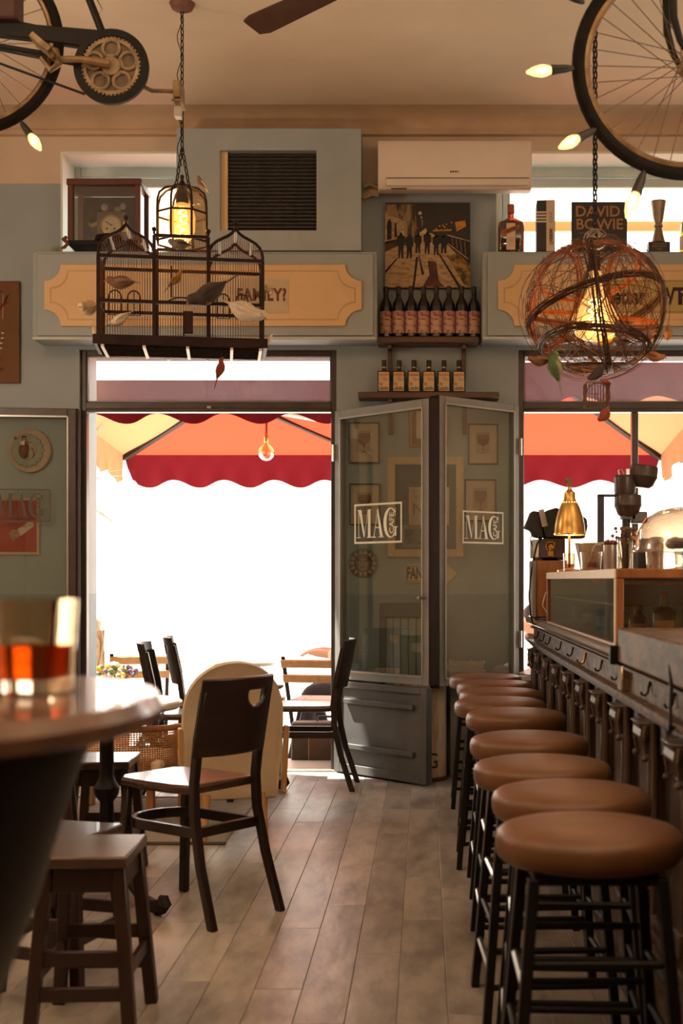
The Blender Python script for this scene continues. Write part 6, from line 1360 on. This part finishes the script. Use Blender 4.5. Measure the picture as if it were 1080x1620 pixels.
# pendant globe under the left parasol
YP = 9.2
pb = thing('pendant_bulb', 'clear globe bulb hanging on a short cable under the left parasol', 'light bulb', ((421-PX)*YP/F, YP, H-(716-PY)*YP/F))
MB().lathe([(0, -.06), (.03, -.052), (.052, -.03), (.06, 0), (.052, .03), (.03, .053), (.016, .068), (.016, .08)], 24).build('globe', glass('pale_amber_globe', (.98, .80, .50), .12, .85), pb)
MB().lathe([(.016, .075), (.018, .08), (.018, .125), (.010, .135)], 16).build('socket', BRASS, pb)
MB().tube([(.006*math.cos(t), .006*math.sin(t), -.03+.01*t) for t in range(8)], .003, 5).build('filament', BRASS, pb)
MB().tube([(.004, 0, .13), (.004, 0, .30)], .005, 6).tube([(-.006, 0, .13), (-.004, 0, .30)], .003, 5).build('cable', BLACK, pb)
# ---------------------------------------------------------------- terrace furniture
GMT = mat('green_marble', (.42, .46, .36), (.34, .38, .30), sc=7, rough=.3)
iron_table('terrace_table', 'green marble terrace table with turned column, left outside the doorway', (-2.02, 9.3, GZ), .30, .72, GMT, 3, group='green marble terrace tables')
iron_table('terrace_table', 'green marble terrace table before the seated person outside the doorway', (-1.30, 9.0, GZ), .26, .72, GMT, 3, .5, group='green marble terrace tables')
def folding_chair(label, loc, rz):
    t = thing('folding_chair', label, 'chair', loc, rz, group='slatted folding terrace chairs')   # front is +y
    for s in (-1, 1):
        MB().bar((s*.185, .20, 0), (s*.185, -.235, .80), .010, .026, up=(1, 0, 0)).build('back_leg', BLACK, t)
        MB().bar((s*.170, -.24, 0), (s*.170, .19, .44), .010, .026, up=(1, 0, 0)).build('front_leg', BLACK, t)
    for z, y in ((.755, -.215), (.655, -.16)): MB().bx(-.20, .20, -.010, .010, -.028, .028, MT((0, y-.012, z), rx=.48)).build('back_slat', LTWOOD, t, bevel=.003)
    for i in range(6): MB().bx(-.195, .195, -.022, .022, -.008, .008, MT((0, -.08+.054*i, .445))).build('seat_slat', LTWOOD, t, bevel=.002)
    for z in (.12,): MB().tube([(-.18, .13, z), (.18, .13, z)], .006, 6).build('stretcher', BLACK, t)
    return t
f1 = folding_chair('slatted wood and iron folding chair partly behind the grey door leaf', (-.70, 8.40, GZ), math.radians(-8))
folding_chair('slatted wood and iron folding chair at the left outside table', (-1.98, 8.78, GZ), math.radians(14))
cu = thing('seat_cushion', 'pink tufted cushion on the folding chair behind the door leaf', 'cushion', (-.69, 8.45, GZ+.456), math.radians(-8))
MB().bx(-.19, .19, -.16, .18, 0, .055).build('pad', mat('pink_fabric', (.55, .36, .29), (.48, .30, .24), sc=7, rough=.9), cu, bevel=.022, seg=3)
for x in (-.09, .09):
    for y in (-.07, .09): MB().ball((x, y, .054), (.012, .012, .005), 8).build('tuft', mat('tuft_pink', (.4, .24, .2), rough=.9), cu)
su = thing('suitcase', 'old dark brown suitcase with gold line standing at the doorway', 'suitcase', (-.62, 8.035, GZ))
SUB = mat('suitcase_leather', (.075, .042, .028), (.05, .03, .02), sc=9, rough=.5)
MB().bx(-.22, .22, -.07, .07, .012, .40).build('shell', SUB, su, bevel=.014, seg=2)
b = MB()
for r in ((-.11, .20, .06, .064), (-.11, .20, .33, .334), (-.11, -.106, .064, .33), (.196, .20, .064, .33)): b.bx(r[0], r[1], -.0725, -.0695, r[2], r[3])
b.build('gold_line', BRASS, su)
MB().bx(-.10, .19, -.0708, -.0692, .066, .328).build('inset_panel', mat('suitcase_inset', (.12, .055, .035), rough=.5), su)
MB().tube([(-.06, 0, .40), (-.055, 0, .43), (.055, 0, .43), (.06, 0, .40)], .008, 8).build('handle', SUB, su)
MB().bx(-.20, -.16, -.06, .06, 0, .013).bx(.16, .20, -.06, .06, 0, .013).build('feet', BRASS, su)
# planter with a tall yucca
yp_ = thing('potted_yucca', 'tall spiky yucca in a burlap wrapped planter outside left of the doorway', 'plant', (-2.36, 8.45, GZ))
MB().lathe([(.15, 0), (.20, .35), (.21, .75), (.19, .98), (.20, 1.02), (.17, 1.04), (0, 1.0)], 28).build('planter', mat('burlap', (.58, .46, .27), (.42, .32, .18), sc=22, st=(1, 1, 2), rough=.95, bump=.5), yp_)
b = MB()
for k in range(7):
    a0 = 2*math.pi*k/7
    for d in (-1, 1): b.tube([((.205+.006)*math.cos(a0+d*t*.18), (.205+.006)*math.sin(a0+d*t*.18), .45+t*.085) for t in range(7)], .009, 6)
b.build('burlap_wrapping', mat('burlap_rope', (.62, .50, .30), (.50, .4, .24), sc=30, rough=.95), yp_)
MB().tube([(0, 0, .95), (.02, .01, 1.4), (.03, 0, 1.9), (.04, 0, 2.12)], [.05, .045, .04, .035], 10).build('trunk', mat('yucca_trunk', (.35, .26, .16), (.2, .14, .09), sc=20, rough=.95, bump=.5), yp_)
YL = mat('yucca_leaf', (.075, .11, .025), (.05, .075, .018), sc=9, st=(4, 4, 1), rough=.5)
for k in range(30):
    a = 2*math.pi*k/30*2.6; el = math.radians(-15+95*(k/30)); L = R.uniform(.36, .5); zb = 1.80+.35*k/30
    vs = []; d = Vector((math.cos(a)*math.cos(el), math.sin(a)*math.cos(el), math.sin(el))); s = Vector((-math.sin(a), math.cos(a), 0)); up = d.cross(s)
    for i in range(7):
        t = i/6; wd = .024*(1-t)**.7*(.55+1.2*min(t*3, 1)*.5); c = Vector((.03, 0, zb))+d*(L*t)-Vector((0, 0, .10*t*t*math.cos(el)))
        vs += [c+s*wd, c-up*.006*(1-t), c-s*wd]
    fs = []
    for i in range(6): fs += [(3*i, 3*i+3, 3*i+4, 3*i+1), (3*i+1, 3*i+4, 3*i+5, 3*i+2)]
    MB().add(vs, fs).build('leaf', YL, yp_, sharp=80)
fp = thing('flower_pot', 'small pot of mixed coloured flowers at the foot of the yucca', 'flower pot', (-2.02, 8.22, GZ))
MB().lathe([(.09, 0), (.115, .45), (.12, .60), (.13, .62), (.12, .64), (.10, .62), (0, .61)], 24).build('pot', mat('terracotta', (.50, .25, .13), (.42, .2, .1), sc=6, rough=.8), fp)
FC = [mat('petal_'+n, c, rough=.7) for n, c in (('white', (.85, .8, .7)), ('yellow', (.8, .5, .08)), ('red', (.6, .1, .06)), ('green', (.14, .26, .09)), ('purple', (.2, .12, .3)))]
b = MB()
for i in range(110):
    a = R.uniform(0, 6.28); r = R.uniform(0, .16); b.ball((r*math.cos(a), r*math.sin(a), .64+R.uniform(0, .10)*(1-r*3)+.02), R.uniform(.010, .02), 6, mi=R.choice([0, 0, 1, 2, 3, 3, 4]))
o = b.build('blossoms', FC, fp); o['kind'] = 'stuff'
# ---------------------------------------------------------------- two seated people on the terrace
def skin_mesh(name, nodes, edges, m, parent, root=0, sub=2):
    me = bpy.data.meshes.new(name); me.from_pydata([n[0] for n in nodes], edges, []); me.materials.append(m); me.update()
    o = bpy.data.objects.new(name, me); COL.objects.link(o); o.parent = parent
    sk = o.modifiers.new('skin', 'SKIN'); sk.use_smooth_shade = True
    d = me.skin_vertices[0].data
    for i, n in enumerate(nodes):
        r = n[1]; d[i].radius = r if isinstance(r, tuple) else (r, r); d[i].use_root = (i == root)
    ss = o.modifiers.new('sub', 'SUBSURF'); ss.levels = sub; ss.render_levels = sub
    return o
def person(label, loc, rz, lean, head_tilt, skin, top, trousers, hair, shoe, armf, beard=None, cap=None):
    t = thing('person', label, 'person', loc, rz)              # sits facing +x, hips above the origin at seat height
    hip = Vector((0, 0, .50)); up = Vector((math.sin(lean), 0, math.cos(lean)))
    J = {'pelvis': hip, 'waist': hip+up*.17, 'chest': hip+up*.36, 'neck': hip+up*.53, 'headb': hip+up*.60+Vector((.02, 0, 0))}
    nodes = [(J['pelvis'], (.15, .11)), (J['waist'], (.135, .10)), (J['chest'], (.15, .105)), (J['neck'], .058), (J['headb'], .052)]
    E = [(0, 1), (1, 2), (2, 3), (3, 4)]; T = list(nodes[:3])+[(J['neck']-up*.03, .075)]; TE = [(0, 1), (1, 2), (2, 3)]; LG = [(hip, (.155, .115))]; LE = []
    for s in (-1, 1):
        sh = J['neck']-up*.06+Vector((0, s*.19, 0)); el = sh+Vector((armf[0], s*.04, -armf[1])); wr = el+Vector((armf[2], -s*.06, armf[3])); d = (wr-el).normalized()
        b0 = len(nodes); nodes += [(sh, .058), (el, .043), (wr, .029), (wr+d*.05, (.034, .020))]; E += [(2, b0), (b0, b0+1), (b0+1, b0+2), (b0+2, b0+3)]
        side = Vector((0, s, 0))
        for q, (f, L) in enumerate(((-.027, .062), (-.009, .075), (.009, .072), (.026, .055))):
            k = len(nodes); p = wr+d*.085+side*f; nodes += [(p, .0105), (p+d*L*.55+Vector((0, 0, -.012)), .0095), (p+d*L*.9+Vector((0, 0, -.034)), .0075)]; E += [(b0+3, k), (k, k+1), (k+1, k+2)]
        k = len(nodes); p = wr+d*.03-side*.035; nodes += [(p, .012), (p+d*.035-side*.018+Vector((0, 0, -.01)), .0105), (p+d*.06-side*.016+Vector((0, 0, -.02)), .008)]; E += [(b0+3, k), (k, k+1), (k+1, k+2)]
        kn = hip+Vector((.42, s*.12, .01)); an = Vector((kn.x-.05+.12*s*.5, s*.12, .085)); toe = an+Vector((.17, s*.02, -.05))
        k = len(nodes); hj = hip+Vector((.04, s*.09, 0)); nodes += [(hj, .085), (kn, .062), (an, .040), (toe, (.04, .028))]; E += [(0, k), (k, k+1), (k+1, k+2), (k+2, k+3)]
        k = len(T); T += [(sh, .072), (el, .056), (el.lerp(wr, .8), .042)]; TE += [(2, k), (k, k+1), (k+1, k+2)]
        k = len(LG); LG += [(hj, .098), (kn, .076), (an+Vector((0, 0, .05)), .056)]; LE += [(0, k), (k, k+1), (k+1, k+2)]
        sh_ = skin_mesh('shoe', [(an+Vector((-.05, 0, -.045)), (.042, .038)), (an+Vector((.03, 0, -.045)), (.045, .036)), (toe+Vector((.0, 0, -.0)), (.046, .030)), (toe+Vector((.05, 0, -.005)), (.03, .022))], [(0, 1), (1, 2), (2, 3)], shoe, t, sub=2)
    skin_mesh('body', nodes, E, skin, t)
    skin_mesh('shirt', T, TE, top, t); skin_mesh('trousers', LG, LE, trousers, t)
    M = MT(J['headb']+up*.075+Vector((.02, 0, 0)), ry=head_tilt)
    b = MB().ball((0, 0, 0), (.098, .076, .118), 24, M).ball((.035, 0, -.062), (.060, .052, .052), 16, M)
    b.add([(.085, -.006, .022), (.085, .006, .022), (.118, 0, -.024), (.088, .018, -.032), (.088, -.018, -.032)], [(0, 2, 1), (0, 4, 2), (1, 2, 3), (4, 3, 2)], M)
    for s in (-1, 1): b.ball((-.005, s*.078, -.01), (.020, .008, .030), 8, M)
    h = b.build('head', skin, t, sharp=70)
    for s in (-1, 1):
        e = MB().ball((.083, s*.031, .012), (.012, .013, .008), 8, M).build('eye', mat('eye_white', (.75, .7, .62), rough=.3), h)
        MB().bar(M @ Vector((.092, s*.014, .036)), M @ Vector((.080, s*.052, .034)), .012, .008).build('eyebrow', hair, h)
    MB().ball((.086, 0, -.062), (.014, .024, .006), 10, M).build('mouth', mat('lips', (.42, .16, .12), rough=.5), h)
    hb = MB(); hb.ball((-.018, 0, .030), (.100, .084, .108), 20, M); hb.build('hair', hair, t)
    if beard: MB().ball((.050, 0, -.085), (.052, .060, .045), 14, M).build('beard', beard, t)
    if cap: MB().lathe([(.104, .03), (.106, .06), (.085, .115), (.04, .135), (0, .14)], 24, M).bx(.06, .17, -.07, .07, .034, .042, M).build('cap', cap, t)
    return t
SK1 = mat('skin', (.62, .36, .24), (.56, .31, .20), sc=7, rough=.5)
HAIRD = mat('dark_hair', (.035, .022, .016), (.02, .013, .01), sc=40, st=(1, 1, 4), rough=.6)
def seat(label, loc):
    t = thing('terrace_stool', label, 'stool', loc, group='terrace stools')
    MB().lathe([(0, .355), (.16, .355), (.17, .365), (.17, .385), (.16, .395), (0, .395)], 28).build('seat', LTWOOD, t)
    for k in range(4):
        a = math.pi/4+math.pi/2*k; MB().tube([(.16*math.cos(a), .16*math.sin(a), 0), (.12*math.cos(a), .12*math.sin(a), .356)], .016, 8).build('leg', BLACK, t)
person('bearded dark haired person reading, bent forward, head seen past the bar end', (1.285, 9.0, GZ), math.radians(180), .75, .30, SK1, mat('white_shirt', (.75, .72, .66), rough=.9), mat('denim', (.12, .14, .19), rough=.9), HAIRD, BLKPL, (.16, .22, .22, .06), beard=mat('beard_hair', (.05, .03, .02), rough=.8))
seat('round wooden terrace stool under the bent forward person', (1.285, 9.0, GZ))
person('person in pale top and dark trousers seated sideways outside the doorway', (-.40, 9.0, GZ), math.radians(180), -.16, .1, SK1, mat('cream_top', (.78, .66, .48), (.70, .58, .42), sc=6, rough=.9), mat('dark_trousers', (.03, .024, .03), (.02, .016, .02), sc=10, rough=.9), HAIRD, mat('tan_shoe', (.42, .28, .16), rough=.6), (.16, .20, .24, .02))
seat('round wooden terrace stool under the person in dark trousers', (-.40, 9.0, GZ))

# white cartons on a low crate outside the window
cr_ = thing('wooden_crate', 'low wooden crate carrying two white cartons outside the window', 'crate', (.78, 8.42, GZ))
MB().bx(-.16, .16, -.12, .12, .04, .655).build('box', LTWOOD, cr_, bevel=.004)
for z in (.06, .25, .44, .60): MB().bx(-.168, .168, -.128, -.12, z, z+.045).build('slat', OAK, cr_, bevel=.002)
MB().bx(-.15, -.10, -.11, .11, 0, .04).bx(.10, .15, -.11, .11, 0, .04).build('feet', OAK, cr_)
for i, z in enumerate((.656, .721)):
    t = thing('carton', ['white carton with dark print, the lower one on the crate outside', 'white carton with dark print, the upper one on the crate outside'][i], 'box', (.765+.02*i, 8.40, GZ+z), .1-.25*i, group='white cartons outside the window')
    MB().bx(-.10, .10, -.07, .07, 0, .064).build('carton_body', mat('white_carton', (.60, .56, .48), (.55, .51, .44), sc=5, rough=.7), t, bevel=.003)
    MB().bx(-.075, -.01, -.0712, -.0698, .014, .046).build('print', INK, t)
    MB().bx(-.10, .10, -.004, .004, .0635, .0645).build('tape', PAPER, t)
